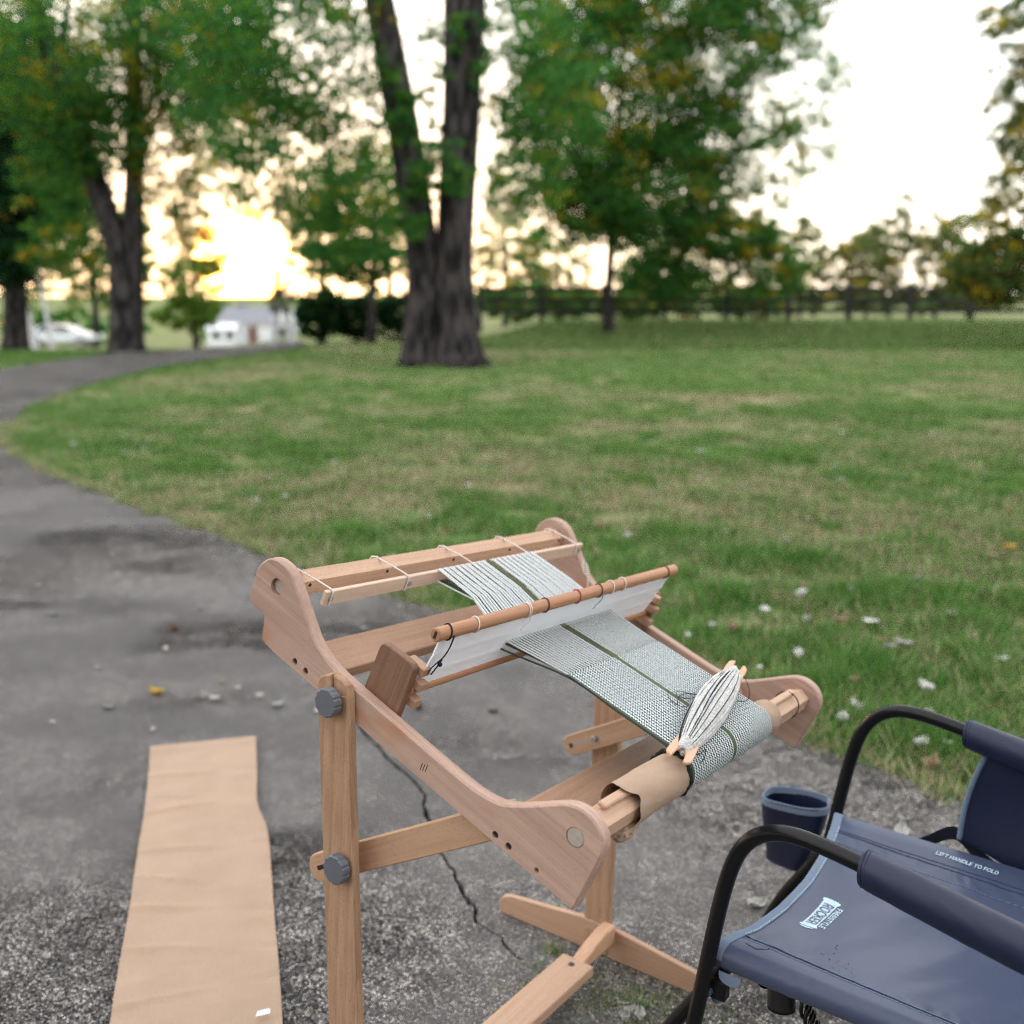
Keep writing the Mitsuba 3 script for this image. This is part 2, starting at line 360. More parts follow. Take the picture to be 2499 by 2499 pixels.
CP = shapely.union_all([CP] + [sg.Point(*(ck[i] + rng.normal(0, .010, 2))).buffer(rng.uniform(.0015, .0045), 2) for i in range(4, len(ck), 3)])
near = sg.box(-12, -3, 8, 30)
CP = max(getattr(CP.buffer(.0012), 'geoms', [CP.buffer(.0012)]), key=lambda g: g.area)
piece = DRIVE.intersection(near).difference(CP); piece = max(getattr(piece, 'geoms', [piece]), key=lambda g: g.area)
tv, tf = trimesh.creation.triangulate_polygon(piece, engine='earcut')
A_ = tv[tf]; ar = np.cross(A_[:, 1] - A_[:, 0], A_[:, 2] - A_[:, 0]); tf = np.where((ar < 0)[:, None], tf[:, ::-1], tf)
flat = trimesh.Trimesh(np.c_[tv, np.zeros(len(tv))], tf, process=False)
walls = []
for ring, dz in [(np.array(g.exterior.coords), -0.02) for g in [CP]] + [(np.array(piece.exterior.coords), -0.05)]:
    m = len(ring); walls.append(grid(np.stack([np.c_[ring, np.zeros(m)], np.c_[ring, np.full(m, dz)]], 0)))
def strip(y0, y1, n=40):
    V = []
    for y in np.linspace(y0, y1, n):
        l = np.interp(y, FAR[::-1, 1], FAR[::-1, 0]); r = np.interp(y, EDGE[:, 1], EDGE[:, 0])
        x = np.linspace(l, r, 9); V.append(np.c_[x, np.full(9, y), height(x, np.full(9, y)) + 0.03])
    m = grid(np.array(V)); m.invert(); return m
obj('driveway', cat_([flat] + walls + [strip(30.0, 60)]), 'asphalt', smooth=False, label='worn grey asphalt driveway curving away past the trees', kind='structure')
cp2 = CP.buffer(0.006); cv, cf = trimesh.creation.triangulate_polygon(cp2, engine='earcut')
obj('crack_bed', trimesh.Trimesh(np.c_[cv, np.full(len(cv), -0.016)], cf, process=False), 'crack_soil', parent='driveway', smooth=False, label='dark soil at the bottom of the crack')

# ------------------------------------------------------------------ grass
GREENS = np.array([(0.108, 0.215, 0.050), (0.165, 0.258, 0.078), (0.068, 0.165, 0.040), (0.218, 0.285, 0.108)])
STRAW = np.array([(0.36, 0.315, 0.185), (0.30, 0.25, 0.15), (0.42, 0.375, 0.245)])
def blades(x, y, z, hgt, wid, straw, lush=None, blend=None):
    n = len(x); a = rng.uniform(0, 2 * np.pi, n); lean = rng.normal(0, .45, (n, 2)) * hgt[:, None]
    base = np.c_[x, y, z]; s = np.c_[np.cos(a), np.sin(a), np.zeros(n)] * (wid / 2)[:, None]
    tip = base + np.c_[lean, hgt]
    V = np.stack([base - s, base + s, tip], 1).reshape(-1, 3); F = np.arange(3 * n).reshape(-1, 3)
    c = GREENS[rng.integers(0, 4, n)] * rng.uniform(.75, 1.3, (n, 1))
    if lush is not None: c = c * (1 - lush[:, None]) + np.array([0.048, 0.165, 0.018]) * lush[:, None]
    k = rng.uniform(0, 1, n) < straw
    c2_ = c.copy(); c2_[k] = STRAW[rng.integers(0, 3, k.sum())] * rng.uniform(.8, 1.2, (k.sum(), 1))
    if blend is not None:
        even = GREENS.mean(0) * (1 - straw[:, None]) + STRAW.mean(0) * straw[:, None]
        if lush is not None: even = even * (1 - .6 * lush[:, None]) + np.array([0.05, 0.15, 0.022]) * .6 * lush[:, None]
        c2_ = c2_ * (1 - blend[:, None]) + even * blend[:, None]
    c = c2_
    return trimesh.Trimesh(V, F, process=False), np.repeat(c, 3, 0)
def grass_field(n, y0, y1, spread, hs):
    y = y0 * (y1 / y0) ** rng.uniform(0, 1, n); x = rng.uniform(-1, 1, n) * (y * spread + 0.6)
    keep = ~shapely.contains_xy(DRIVE.buffer(0.0), x + rng.normal(0, .02, n), y); x, y = x[keep], y[keep]
    P = np.c_[x, y, 0 * x]
    patch = meshkit.fbm(P * [.55, .55, 1], 4, 3); fine = meshkit.fbm(P * [3.2, 3.2, 1], 3, 9)
    dense = fine + .35 * patch > rng.uniform(0.38, .68, len(x)); x, y, patch, fine = x[dense], y[dense], patch[dense], fine[dense]
    edge = shapely.distance(shapely.points(x, y), DRIVE.boundary)
    straw = np.clip(0.15 + 2.8 * (patch - .49) + 1.2 * (.45 - fine) + 0.45 * np.exp(-edge / .16), 0.03, .85)
    leftlawn = (x < -7) & (y > 14)
    straw[leftlawn] *= .15
    lush = np.clip((fine - .52) * 4, 0, 1) * .7 + .6 * leftlawn
    h = hs * (0.35 + 1.6 * np.clip((fine - .3) * 1.6, 0, 1.2)) * rng.uniform(.6, 1.3, len(x)) * (1 - .35 * np.exp(-edge / .1))
    return blades(x, y, height(x, y) - 0.03 + 0 * x, h, (0.0035 + 0.0011 * y) * rng.uniform(.7, 1.4, len(x)), straw, np.clip(lush, 0, 1), np.clip((y - 4) / 8, 0, .85))
g1, c1 = grass_field(420000, 2.2, 13, .58, 0.062)
g2, c2 = grass_field(200000, 12, 36, .62, 0.075)
nt = 2600; ty = 2.3 * (12 / 2.3) ** rng.uniform(0, 1, nt); tx = rng.uniform(-1, 1, nt) * (ty * .58 + .4); ok = ~shapely.contains_xy(DRIVE.buffer(.04), tx, ty); tx, ty = tx[ok], ty[ok]
nb_ = 46; sx = np.repeat(.035 + .05 * rng.uniform(0, 1, len(tx)), nb_); bx_ = np.repeat(tx, nb_) + rng.normal(0, 1, len(tx) * nb_) * sx; by_ = np.repeat(ty, nb_) + rng.normal(0, 1, len(tx) * nb_) * sx
hb_ = np.repeat(rng.uniform(.035, .095, len(tx)), nb_) * rng.uniform(.5, 1.2, len(bx_)); st_ = np.repeat(np.where(rng.uniform(0, 1, len(tx)) < .3, .75, .05), nb_)
g3, c3 = blades(bx_, by_, height(bx_, by_) - .03, hb_, (0.0035 + 0.0009 * by_) * rng.uniform(.7, 1.4, len(bx_)), st_, np.repeat(rng.uniform(0, 1, len(tx)) ** 2, nb_))
ne = 9000; ei = rng.uniform(0, 1, ne) ** 1.5; el = np.r_[0, np.cumsum(np.linalg.norm(np.diff(EDGE, axis=0), axis=1))]; e0_ = np.argmin(np.abs(EDGE[:, 1] - 1.8)); et = el[e0_] + ei * 12
ex_, ey_ = np.interp(et, el, EDGE[:, 0]), np.interp(et, el, EDGE[:, 1]); clumps = meshkit.noise(np.c_[et * 7, et * 0, et * 0]); off = rng.normal(.012, .03, ne) - .03 * (clumps > .62); ex_, ey_ = ex_ + off * .75, ey_ + off * .66
g4, c4 = blades(ex_, ey_, np.full(ne, -.012), rng.uniform(.025, .065, ne) * (.5 + clumps), (.0035 + .0010 * ey_) * rng.uniform(.7, 1.3, ne), np.full(ne, .5))
g3 = trimesh.Trimesh(np.vstack([g3.vertices, g4.vertices]), np.vstack([g3.faces, g4.faces + len(g3.vertices)]), process=False); c3 = np.vstack([c3, c4])
g2 = trimesh.Trimesh(np.vstack([g2.vertices, g3.vertices]), np.vstack([g2.faces, g3.faces + len(g2.vertices)]), process=False); c2 = np.vstack([c2, c3])
obj('grass', trimesh.Trimesh(np.vstack([g1.vertices, g2.vertices]), np.vstack([g1.faces, g2.faces + len(g1.vertices)]), process=False), 'grass_blade', smooth=False,
    color=np.vstack([c1, c2]), label='short mown grass with dry straw patches beside the driveway', cat='grass', kind='stuff')
n = 60000; y = rng.uniform(32.8, 37.5, n); b = rng.uniform(-0.05, .56, n); x = b * y
gb, cb = blades(x, y, height(x, y) - .05, rng.uniform(.12, .30, n), rng.uniform(.03, .06, n), np.full(n, .12))
obj('bank_grass', gb, 'grass_blade', smooth=False, color=cb, label='longer darker grass on the bank below the fence', cat='tall grass', kind='stuff')

# ------------------------------------------------------------------ trees
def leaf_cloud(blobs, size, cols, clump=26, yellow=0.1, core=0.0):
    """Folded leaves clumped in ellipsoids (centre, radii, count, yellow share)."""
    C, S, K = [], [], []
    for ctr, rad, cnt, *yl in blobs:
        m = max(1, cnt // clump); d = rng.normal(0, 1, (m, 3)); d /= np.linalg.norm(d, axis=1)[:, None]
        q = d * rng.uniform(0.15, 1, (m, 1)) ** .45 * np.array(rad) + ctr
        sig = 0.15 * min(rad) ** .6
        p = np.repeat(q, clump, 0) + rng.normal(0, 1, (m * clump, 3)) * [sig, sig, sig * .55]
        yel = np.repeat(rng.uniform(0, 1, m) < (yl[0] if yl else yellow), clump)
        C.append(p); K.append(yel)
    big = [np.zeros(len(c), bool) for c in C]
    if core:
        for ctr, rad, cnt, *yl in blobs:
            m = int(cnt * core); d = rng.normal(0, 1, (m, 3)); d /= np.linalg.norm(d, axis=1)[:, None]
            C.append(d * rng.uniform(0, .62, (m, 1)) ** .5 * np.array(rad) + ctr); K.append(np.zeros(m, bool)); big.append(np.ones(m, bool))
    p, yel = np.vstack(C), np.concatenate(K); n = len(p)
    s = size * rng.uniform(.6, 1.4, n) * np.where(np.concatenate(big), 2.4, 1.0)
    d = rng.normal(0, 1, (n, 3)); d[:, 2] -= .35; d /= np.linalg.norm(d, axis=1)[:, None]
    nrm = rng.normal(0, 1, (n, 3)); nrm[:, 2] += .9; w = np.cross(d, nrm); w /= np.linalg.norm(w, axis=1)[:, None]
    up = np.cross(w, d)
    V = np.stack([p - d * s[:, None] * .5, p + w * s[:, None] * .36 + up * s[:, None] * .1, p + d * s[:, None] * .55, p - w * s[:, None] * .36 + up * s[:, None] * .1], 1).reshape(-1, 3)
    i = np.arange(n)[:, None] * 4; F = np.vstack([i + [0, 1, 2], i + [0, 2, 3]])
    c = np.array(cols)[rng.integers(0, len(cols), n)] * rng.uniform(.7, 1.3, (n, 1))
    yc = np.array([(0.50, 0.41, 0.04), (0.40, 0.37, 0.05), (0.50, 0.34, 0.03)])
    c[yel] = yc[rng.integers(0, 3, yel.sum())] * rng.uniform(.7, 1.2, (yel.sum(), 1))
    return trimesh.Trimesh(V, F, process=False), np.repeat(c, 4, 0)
LEAFY = [(0.085, 0.235, 0.035), (0.052, 0.190, 0.050), (0.135, 0.265, 0.035), (0.042, 0.160, 0.060)]
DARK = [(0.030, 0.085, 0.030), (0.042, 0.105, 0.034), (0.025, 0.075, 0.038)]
LIME = [(0.17, 0.30, 0.05), (0.23, 0.32, 0.055), (0.13, 0.26, 0.055)]

def trunk_mesh(path, radii, n=36, flare=0.0, seg=26, rough=.10, seed=0):
    P = spline(path, n); r = np.interp(np.linspace(0, 1, n), np.linspace(0, 1, len(radii)), radii)
    m = tube(P, r, seg); V = np.array(m.vertices); k = np.repeat(P, seg, 0); k = np.vstack([k, P[:1], P[-1:]])
    d = V - k; L = np.linalg.norm(d, axis=1)[:, None]; a = np.arctan2(d[:, 1], d[:, 0])
    nz = meshkit.fbm(np.c_[np.cos(a) * 1.6 + seed, np.sin(a) * 1.6, k[:, 2] * .35], 3) - .5
    hgt = k[:, 2] - P[0, 2]
    lob = 0.5 + 0.5 * np.cos(a * 6 + 1.3 * np.sin(a * 2 + seed))
    V = k + d * (1 + rough * 2 * nz[:, None] + (flare * np.exp(-hgt / .32) * (0.35 + .9 * lob))[:, None])
    return trimesh.Trimesh(V, m.faces, process=False)

def tree(name, label, trunks, limbs, blobs, size, cols, group=None, yellow=.1, clump=26, bark='bark', core=0.0, cat='tree'):
    t = thing(name, label, cat, group)
    for k, (path, rad, fl) in enumerate(trunks): obj('trunk', trunk_mesh(path, rad, flare=fl, seed=k * 3.7), bark, t, smooth=True)
    for path, rad in limbs: obj('limb', trunk_mesh(path, rad, n=16, seg=10), bark, t, smooth=True)
    if blobs:
        m, c = leaf_cloud(blobs, size, cols, clump, yellow, core); obj('crown', m, 'leaf', t, smooth=False, color=c)
    return t

tree('maple_tree', 'massive dark double-trunked tree standing on the lawn behind the loom',
     [([(-1.92, 22.55, -.1), (-1.93, 22.5, .9), (-1.93, 22.5, 2.3), (-2.05, 22.5, 3.3), (-2.28, 22.5, 4.9), (-2.75, 22.5, 7.5), (-3.5, 22.6, 11.5)], [.50, .37, .35, .34, .31, .28, .2], .50),
      ([(-1.22, 22.5, -.1), (-1.24, 22.45, .9), (-1.24, 22.4, 2.3), (-1.2, 22.4, 3.3), (-1.1, 22.4, 4.9), (-.98, 22.4, 7.5), (-.5, 22.4, 12)], [.54, .41, .40, .40, .45, .52, .4], .50)],
     [],
     [((-4.6, 22.4, 6.6), (2.3, 2, 1.9), 9500, .05), ((-6.6, 24, 8.2), (2.0, 1.6, 1.6), 5200, .08), ((-6.3, 24, 6.1), (1.7, 1.5, 1.2), 2600, .06), ((-4.7, 22.8, 4.3), (1.9, 1.8, 1.5), 6000, .04), ((-1.5, 21.6, 4.0), (.75, .4, .75), 1100, .0), ((-2.25, 21.7, 3.1), (.5, .3, .8), 560, .0), ((-2.4, 21.8, 5.3), (.6, .4, .8), 800, .0),
      ((-.9, 21.8, 6.3), (.5, .3, 1.0), 420, .0), ((.15, 23.0, 6.3), (1.0, 1.4, 1.9), 3000, .05), ((.9, 24, 5.6), (1.2, 1.3, 2.3), 4200, .06), ((-1.72, 24, 6.6), (.5, .6, 1.5), 700, .05), ((-.1, 23.0, 3.9), (.6, .8, .9), 520, .05), ((-1.6, 22.9, 4.4), (.35, .4, .9), 420, .1), ((-3.6, 23, 2.9), (1.5, 1, .8), 1500, .05),
      ((-3, 22.5, 12), (5, 4, 3.6), 3600, .05), ((2.5, 22.5, 12.5), (4.5, 4, 3.6), 3200, .05)],
     0.11, LEAFY)
tree('forked_tree', 'dark tree forking into a V across the drive, yellowing leaves',
     [([(-11.75, 31, -.25), (-11.72, 31, .9), (-11.70, 31, 2.6), (-12.15, 31, 4.4), (-12.75, 31, 6.7), (-13.35, 31, 8.6), (-13.9, 31, 11)], [.52, .44, .36, .31, .28, .25, .16], .35),
      ([(-11.55, 31.1, .6), (-11.45, 31.1, 2.4), (-11.25, 31.1, 4.4), (-11.02, 31.1, 7.0), (-10.76, 31.1, 10.5)], [.34, .32, .27, .22, .14], 0)],
     [([(-12.7, 31, 6.6), (-13.0, 31, 8), (-12.6, 31, 10)], [.15, .12, .06])],
     [((-12.6, 30.6, 8.2), (3.2, 2.6, 2.4), 15000, .10), ((-9.0, 31, 8.8), (2.3, 2, 2.2), 11000, .12), ((-10.3, 31.4, 5.6), (1.2, 1.4, 1.9), 3600, .42), ((-12.2, 30.4, 6.3), (2.0, 1.0, 1.3), 4500, .05), ((-8.3, 31.5, 6.4), (1.6, 1.4, 1.2), 2400, .10), ((-13.7, 31.6, 5.2), (1.3, 1.2, 1.6), 2200, .15), ((-13.6, 31.6, 3.2), (1.4, 1.2, .9), 2200, .15), ((-9.9, 32, 3.6), (.9, 1.0, .9), 1300, .3)],
     0.13, LEAFY)
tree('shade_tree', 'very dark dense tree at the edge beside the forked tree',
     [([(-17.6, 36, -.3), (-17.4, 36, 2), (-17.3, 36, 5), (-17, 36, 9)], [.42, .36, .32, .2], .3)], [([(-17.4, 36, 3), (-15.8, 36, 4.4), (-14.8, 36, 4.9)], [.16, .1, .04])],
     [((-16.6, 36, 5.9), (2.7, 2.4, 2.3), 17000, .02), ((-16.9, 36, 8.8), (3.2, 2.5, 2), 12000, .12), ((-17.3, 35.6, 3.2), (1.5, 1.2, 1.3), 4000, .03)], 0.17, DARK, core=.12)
tree('spreading_tree', 'broad leafy green tree with yellow sprays standing before the fence',
     [([(3.23, 34, .5), (3.21, 34, 1.6), (3.24, 34, 3.0), (3.4, 34, 6), (3.5, 34, 9)], [.17, .13, .12, .11, .07], .4)],
     [([(3.3, 34, 4.5), (5.2, 34, 6.3), (8, 34, 7.6)], [.09, .06, .03]), ([(3.3, 34, 3.8), (5.0, 33.8, 4.4), (7.4, 34, 5.0)], [.07, .05, .02])],
     [((3.2, 34, 8.0), (2.9, 2.4, 2.9), 21000, .14), ((4.6, 34, 5.0), (2.7, 2.2, 2.0), 19000, .06), ((2.4, 33.6, 4.4), (1.8, 1.2, 1.2), 6000, .12), ((6.4, 34, 9.2), (2.1, 2, 2.2), 8000, .10), ((8.9, 34, 8.2), (1.9, 1.7, 2.3), 3600, .10), ((8.6, 34, 5.9), (1.9, 1.7, 1.5), 2300, .08), ((6.3, 34, 6.6), (1.5, 1.5, 1.5), 5000, .06), ((1.7, 34, 6.9), (1.3, 1.5, 3.2), 7000, .16), ((5.0, 34, 10.5), (3, 2, 1.5), 7000, .1), ((2.0, 34, 10.6), (2.2, 2, 1.3), 6000, .2), ((8.4, 34, 10.6), (1.9, 1.8, 1.2), 3600, .08), ((.3, 34, 5.2), (1.1, 1.2, 1.3), 2200, .12),
      ((7.0, 34, 3.6), (1.9, 1.7, .9), 6400, .2), ((8.6, 35, 2.6), (1.8, 1.5, 1.0), 4600, .16), ((5.2, 35, 2.4), (1.9, 1.4, .8), 5000, .05)], 0.135, LEAFY)
tree('amber_tree', 'tree with amber and brown leaves reaching in at the frame edge past the fence',
     [([(17.2, 30, 0), (17.1, 30, 3), (16.8, 30, 7), (16.6, 30, 10)], [.4, .34, .26, .16], .3)], [([(16.9, 30, 5.5), (15.2, 30, 6.6), (14.2, 30, 7)], [.12, .07, .03]), ([(16.9, 30, 3), (15.2, 30, 3.6), (14.3, 30, 3.3)], [.1, .06, .03])],
     [((14.6, 30, 7.0), (1.1, 1.4, 1.7), 2900, .22), ((14.4, 30, 9.2), (1.4, 1.4, .9), 1700, .22), ((14.7, 30, 4.6), (1.1, 1.3, 1.7), 2700, .22), ((14.5, 30.5, 2.4), (1.7, 1.3, 1.05), 6600, .16), ((17.4, 30, 8), (2, 2, 3), 1200, .3)], 0.15, [(0.11, 0.18, 0.05), (0.15, 0.16, 0.05), (0.08, 0.16, 0.05)])
for x, y, hh, w, cnt, lab in [(19.6, 60, 4.6, 1.5, 1700, 'low rounded tree in the field left of the tall field tree'), (21.4, 62, 5.2, 1.6, 1800, 'middle-sized field tree crowding the tall one from the left'), (23.2, 63, 7.2, 1.6, 2200, 'tallest pointed tree in the field beyond the fence'),
                          (25.6, 62, 6.0, 1.8, 2200, 'bushy field tree just right of the tallest one'), (28.0, 63, 6.6, 1.8, 2300, 'field tree half hidden by the amber tree'), (17.4, 62, 5.6, 1.7, 2100, 'field tree showing under the yellow sprays of the spreading tree')]:
    tree('field_tree', lab, [([(x, y, .3), (x + .1, y, hh * .5), (x, y, hh)], [.12, .09, .04], .2)], [],
         [((x, y, .8 + hh * .60), (w, w, hh * .44), cnt, .1), ((x, y, 1.7), (w * 1.2, w, .8), cnt // 2, .05)], 0.24, [(0.14, 0.20, 0.06), (0.20, 0.21, 0.06), (0.10, 0.17, 0.06)], group='trees in the field beyond the fence')
for x, y, z, rx, rz, cnt, lab in [(-10.4, 56, 5.6, 2.3, 3.7, 4200, 'airy woodland tree between the house and the slender tree'), (-7.0, 58, 6.6, 2.7, 4.4, 6000, 'tall woodland tree behind the slender leafy tree'), (-0.4, 58, 4.2, 2.4, 3.0, 4200, 'woodland tree glowing just right of the massive trunk'), (2.6, 60, 3.6, 2.2, 2.5, 3000, 'low woodland tree behind the trunk of the spreading tree'),
                                  (-20.8, 57, 4.2, 1.3, 3.0, 3200, 'narrow woodland tree showing beside the forked trunk'), (-24.5, 60, 4.4, 3.2, 3.4, 8000, 'woodland tree above the white car'), (-29.5, 62, 6.0, 3.6, 4.6, 9000, 'woodland tree at the edge behind the very dark tree'), (8.5, 60, 3.6, 3.0, 2.6, 3600, 'woodland tree below the crown of the spreading tree')]:
    g_ = float(height(x, y)); tree('woodland_tree', lab, [([(x, y, g_ - .3), (x + .1, y, z * .5), (x, y, z + rz * .5)], [.2, .16, .07], .3)], [], [((x, y, z), (rx, rx * .8, rz), cnt, .12)], 0.20, LEAFY + LIME[:1], group='woodland trees behind the lawn')
tree('lime_tree', 'low yellow-green tree glowing with backlight left of the white house',
     [([(-14.9, 48, -.6), (-14.9, 48, 1.2), (-14.8, 48, 3)], [.16, .12, .06], .2)], [], [((-14.9, 48, 2.5), (1.7, 1.4, 1.4), 1700, .0), ((-15.3, 48, 1.0), (1.6, 1.2, .8), 1700, .02), ((-13.9, 48, 3.3), (.9, .9, .6), 300, .0)], 0.22, LIME)
tree('small_tree', 'slender leafy tree rising from the dark shrubs behind the big trunk',
     [([(-5.25, 38, 0), (-5.22, 38, 1.2), (-5.1, 38, 3), (-5, 38, 6)], [.17, .14, .10, .05], .4)], [], [((-5.2, 38, 5.2), (2.2, 1.6, 1.6), 3600, .08), ((-5.8, 38, 3.0), (1.9, 1.4, .8), 3600, .05), ((-7.0, 38, 4.2), (1.0, 1.2, 1.0), 900, .1)], 0.16, LEAFY)
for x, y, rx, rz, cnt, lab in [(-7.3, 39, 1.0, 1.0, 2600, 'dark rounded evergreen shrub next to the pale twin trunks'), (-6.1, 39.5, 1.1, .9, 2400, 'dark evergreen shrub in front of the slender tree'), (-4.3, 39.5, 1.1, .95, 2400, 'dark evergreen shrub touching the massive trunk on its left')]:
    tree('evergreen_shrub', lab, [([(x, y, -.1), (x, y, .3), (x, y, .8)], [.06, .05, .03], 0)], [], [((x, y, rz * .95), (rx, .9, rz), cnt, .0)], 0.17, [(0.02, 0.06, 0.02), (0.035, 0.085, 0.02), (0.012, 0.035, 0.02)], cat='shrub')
for k, (x, y, h, rx) in enumerate([(0.2, 42, 1.5, 1.8), (2.6, 43, 1.3, 1.7), (5.2, 43, 1.6, 1.8), (7.8, 42.5, 1.7, 1.7), (10.2, 43, 1.5, 1.5)]):
    tree('hedge_shrub', ('low leafy hedge shrub behind the fence beside the massive trunk', 'second hedge shrub behind the fence rails, left of the thin trunk', 'hedge shrub behind the fence rails just right of the thin trunk', 'broad hedge shrub behind the fence under the yellow sprays', 'last hedge shrub of the row, next to the open field')[k], [([(x, y, .6), (x, y, 1.1), (x, y, 1.5)], [.06, .05, .03], 0)], [], [((x, y, .8 + h * .5), (rx, 1.0, h * .55), 2600, .10)], 0.17, LEAFY + LIME, group='hedge shrubs behind the fence', cat='shrub')
tree('twin_trunk_tree', 'small grey-leaved tree on two pale trunks at the drive bend near the house',
     [([(-10.55, 45, -.6), (-10.45, 45, .5), (-10.2, 45, 1.4)], [.14, .12, .10], .3), ([(-9.72, 45, -.6), (-9.8, 45, .4), (-10.05, 45, 1.4)], [.19, .17, .12], .3)], [],
     [((-10.15, 45, 1.75), (.5, .5, .85), 800, 0), ((-10.1, 45, 2.6), (.3, .3, .5), 200, 0)], 0.14, [(0.16, 0.17, 0.13), (0.12, 0.14, 0.10)], bark='pale_bark')
for x0, x1, lab, r in [(-21.6, -21.05, 'pale bare leaning trunk beside the dark tree', .16), (-20.6, -20.35, 'thin pale bare trunk right of the leaning one', .10)]:
    tree('bare_tree', lab, [([(x1, 45, -.8), ((x0 + x1) / 2, 45, .9), (x0, 45, 2.3), (x0 - .05, 45, 3.4)], [r, r * .9, r * .7, r * .35], .3)], [([(x0, 45, 2.2), (x0 + .35, 45, 2.9)], [.04, .015])], [], .1, LEAFY, bark='pale_bark')
for k in range(16):
    x = -62 + k * 7.6 + rng.uniform(-2, 2); y = 118 + rng.uniform(-8, 14); g = float(height(x, y)); h = rng.uniform(4.4, 6.4) if x < -12 else rng.uniform(2.6, 4.2)
    tree('distant_tree', 'far leafy tree along the low horizon', [([(x, y, g - .3), (x, y, g + h * .4), (x, y, g + h * .8)], [.2, .16, .08], .2)], [], [((x, y, g + h * .5), (4.2, 3, h * .5), 1500, .03)], 0.45, LEAFY, group='far trees on the horizon')

# ------------------------------------------------------------------ fence, house, car
fence = thing('rail_fence', 'black post-and-rail fence along the top of the grassy bank', 'fence')
fx = np.arange(-1.2, 22, 2.3)
for x in fx:
    y = 38 + .02 * x; obj('post', cbox((x - .09, y - .07, .4), (x + .09, y + .07, 2.12), .01), 'fence_paint', fence)
for x0, x1 in zip(fx[:-1], fx[1:]):
    for z in (1.16, 1.54, 1.92):
        obj('rail', cbox((x0 + .004, 37.87 + .02 * x0, z - .085), (x1 - .004, 37.91 + .02 * x0, z + .085), .006), 'fence_paint', fence)

hs = thing('house', 'small white house with a grey roof at the end of the drive', 'house')
bx, by, bz = -25.3, 100.0, -2.45
def hb(name, a, b, m, c=.02, parent=hs): return obj(name, cbox(np.array(a) + [bx, by, bz], np.array(b) + [bx, by, bz], c), m, parent)
hb('wall', (-3.4, 0, 0), (3.4, 6, 2.3), 'white_paint')
hb('porch_wall', (-4.2, -1.6, 0), (-1.4, -.01, 1.75), 'white_paint')
def gable(x0, x1, y0, y1, z0, z1, ov=.3):
    pts = [(y0 - ov, z0 - .12), (y1 + ov, z0 - .12), ((y0 + y1) / 2, z1)]
    return prism(pts, x0 - ov, x1 + ov, .02, order=(2, 0, 1))
m = gable(-3.4, 2.2, 0, 6, 2.34, 3.85); m.apply_translation([bx, by, bz]); rf = obj('roof', m, 'roof_grey', hs)
m = gable(-4.2, -1.42, -1.6, -.01, 1.78, 2.3, .1); m.apply_translation([bx, by, bz]); obj('porch_roof', m, 'white_paint', hs)
m = prism([(1.9, 2.34), (4.0, 2.34), (4.0, 2.6), (2.95, 3.7), (1.9, 2.6)], -.35, 5.9, .02, order=(0, 2, 1)); m.invert(); m.apply_translation([bx, by, bz]); obj('front_gable', m, 'white_paint', hs)
for x in (-3.6, -2.3): w = hb('window', (x, -1.66, .8), (x + .7, -1.61, 1.45), 'window_dark', .005)
w = hb('window', (2.4, -.08, .9), (3.1, -.02, 1.8), 'window_dark', .005)
d = hb('door', (-.6, -.08, .02), (.35, -.02, 1.95), 'door_brown', .005)
hb('chimney', (-2.2, 2.7, 3.35), (-1.6, 3.3, 4.2), 'roof_grey')

home = thing('garage', 'pale garage wall with wide door standing behind the viewer across the driveway', 'garage')
obj('wall', cbox((-9.5, -14, -.05), (9.5, -7.5, 4.4), .02), 'siding', home)
m = prism([(-14.5, 4.41), (-7.0, 4.41), (-10.75, 7.4)], -10, 10, .02, order=(2, 0, 1)); obj('roof', m, 'roof_grey', home)
for x in (-6.5, .6): obj('door', cbox((x, -7.499, 0), (x + 5.2, -7.44, 2.5), .01), 'door_brown', home)

car = thing('parked_car', 'white car parked on the bright grass far across the drive', 'car')
def cm(v): return np.array(v) + [-26.4, 60.0, float(height(-26.4, 60.0)) - .02]
prof = chaikin([(-2.05, .32), (2.0, .32), (2.08, .62), (1.95, .82), (1.05, .90), (.45, 1.32), (-.95, 1.36), (-1.7, .95), (-2.08, .85)], 2)
b = prism(prof, -.82, .82, .06, order=(0, 2, 1)); b.invert(); b.apply_translation(cm((0, 0, 0))); obj('body', b, 'car_paint', car)
for xa, xb in ((-1.25, -.3), (-.2, .55)):
    w = prism([(xa + .05, .95), (xb + (.28 if xb > 0 else 0), .95), (xb - (.05 if xb > 0 else 0), 1.24), (xa + (.32 if xa < -1 else .05), 1.26)], -.835, -.80, .003, order=(0, 2, 1)); w.invert(); w.apply_translation(cm((0, 0, 0))); obj('window', w, 'window_dark', car)
for x in (-1.3, 1.3):
    for yy in (-.86, .66):
        k = obj('wheel', weld(tube([cm((x, yy, .31)), cm((x, yy + .2, .31))], .31, 24)), 'rubber', car)
        obj('hub', weld(tube([cm((x, yy - .012, .31)), cm((x, yy + .21, .31))], .18, 16)), 'steel', k)
for x in (-2.06, 2.0): obj('headlight' if x > 0 else 'tail_light', cbox(cm((x - .03, -.7, .62)), cm((x + .03, -.45, .76)), .01), 'steel' if x > 0 else 'door_brown', car)

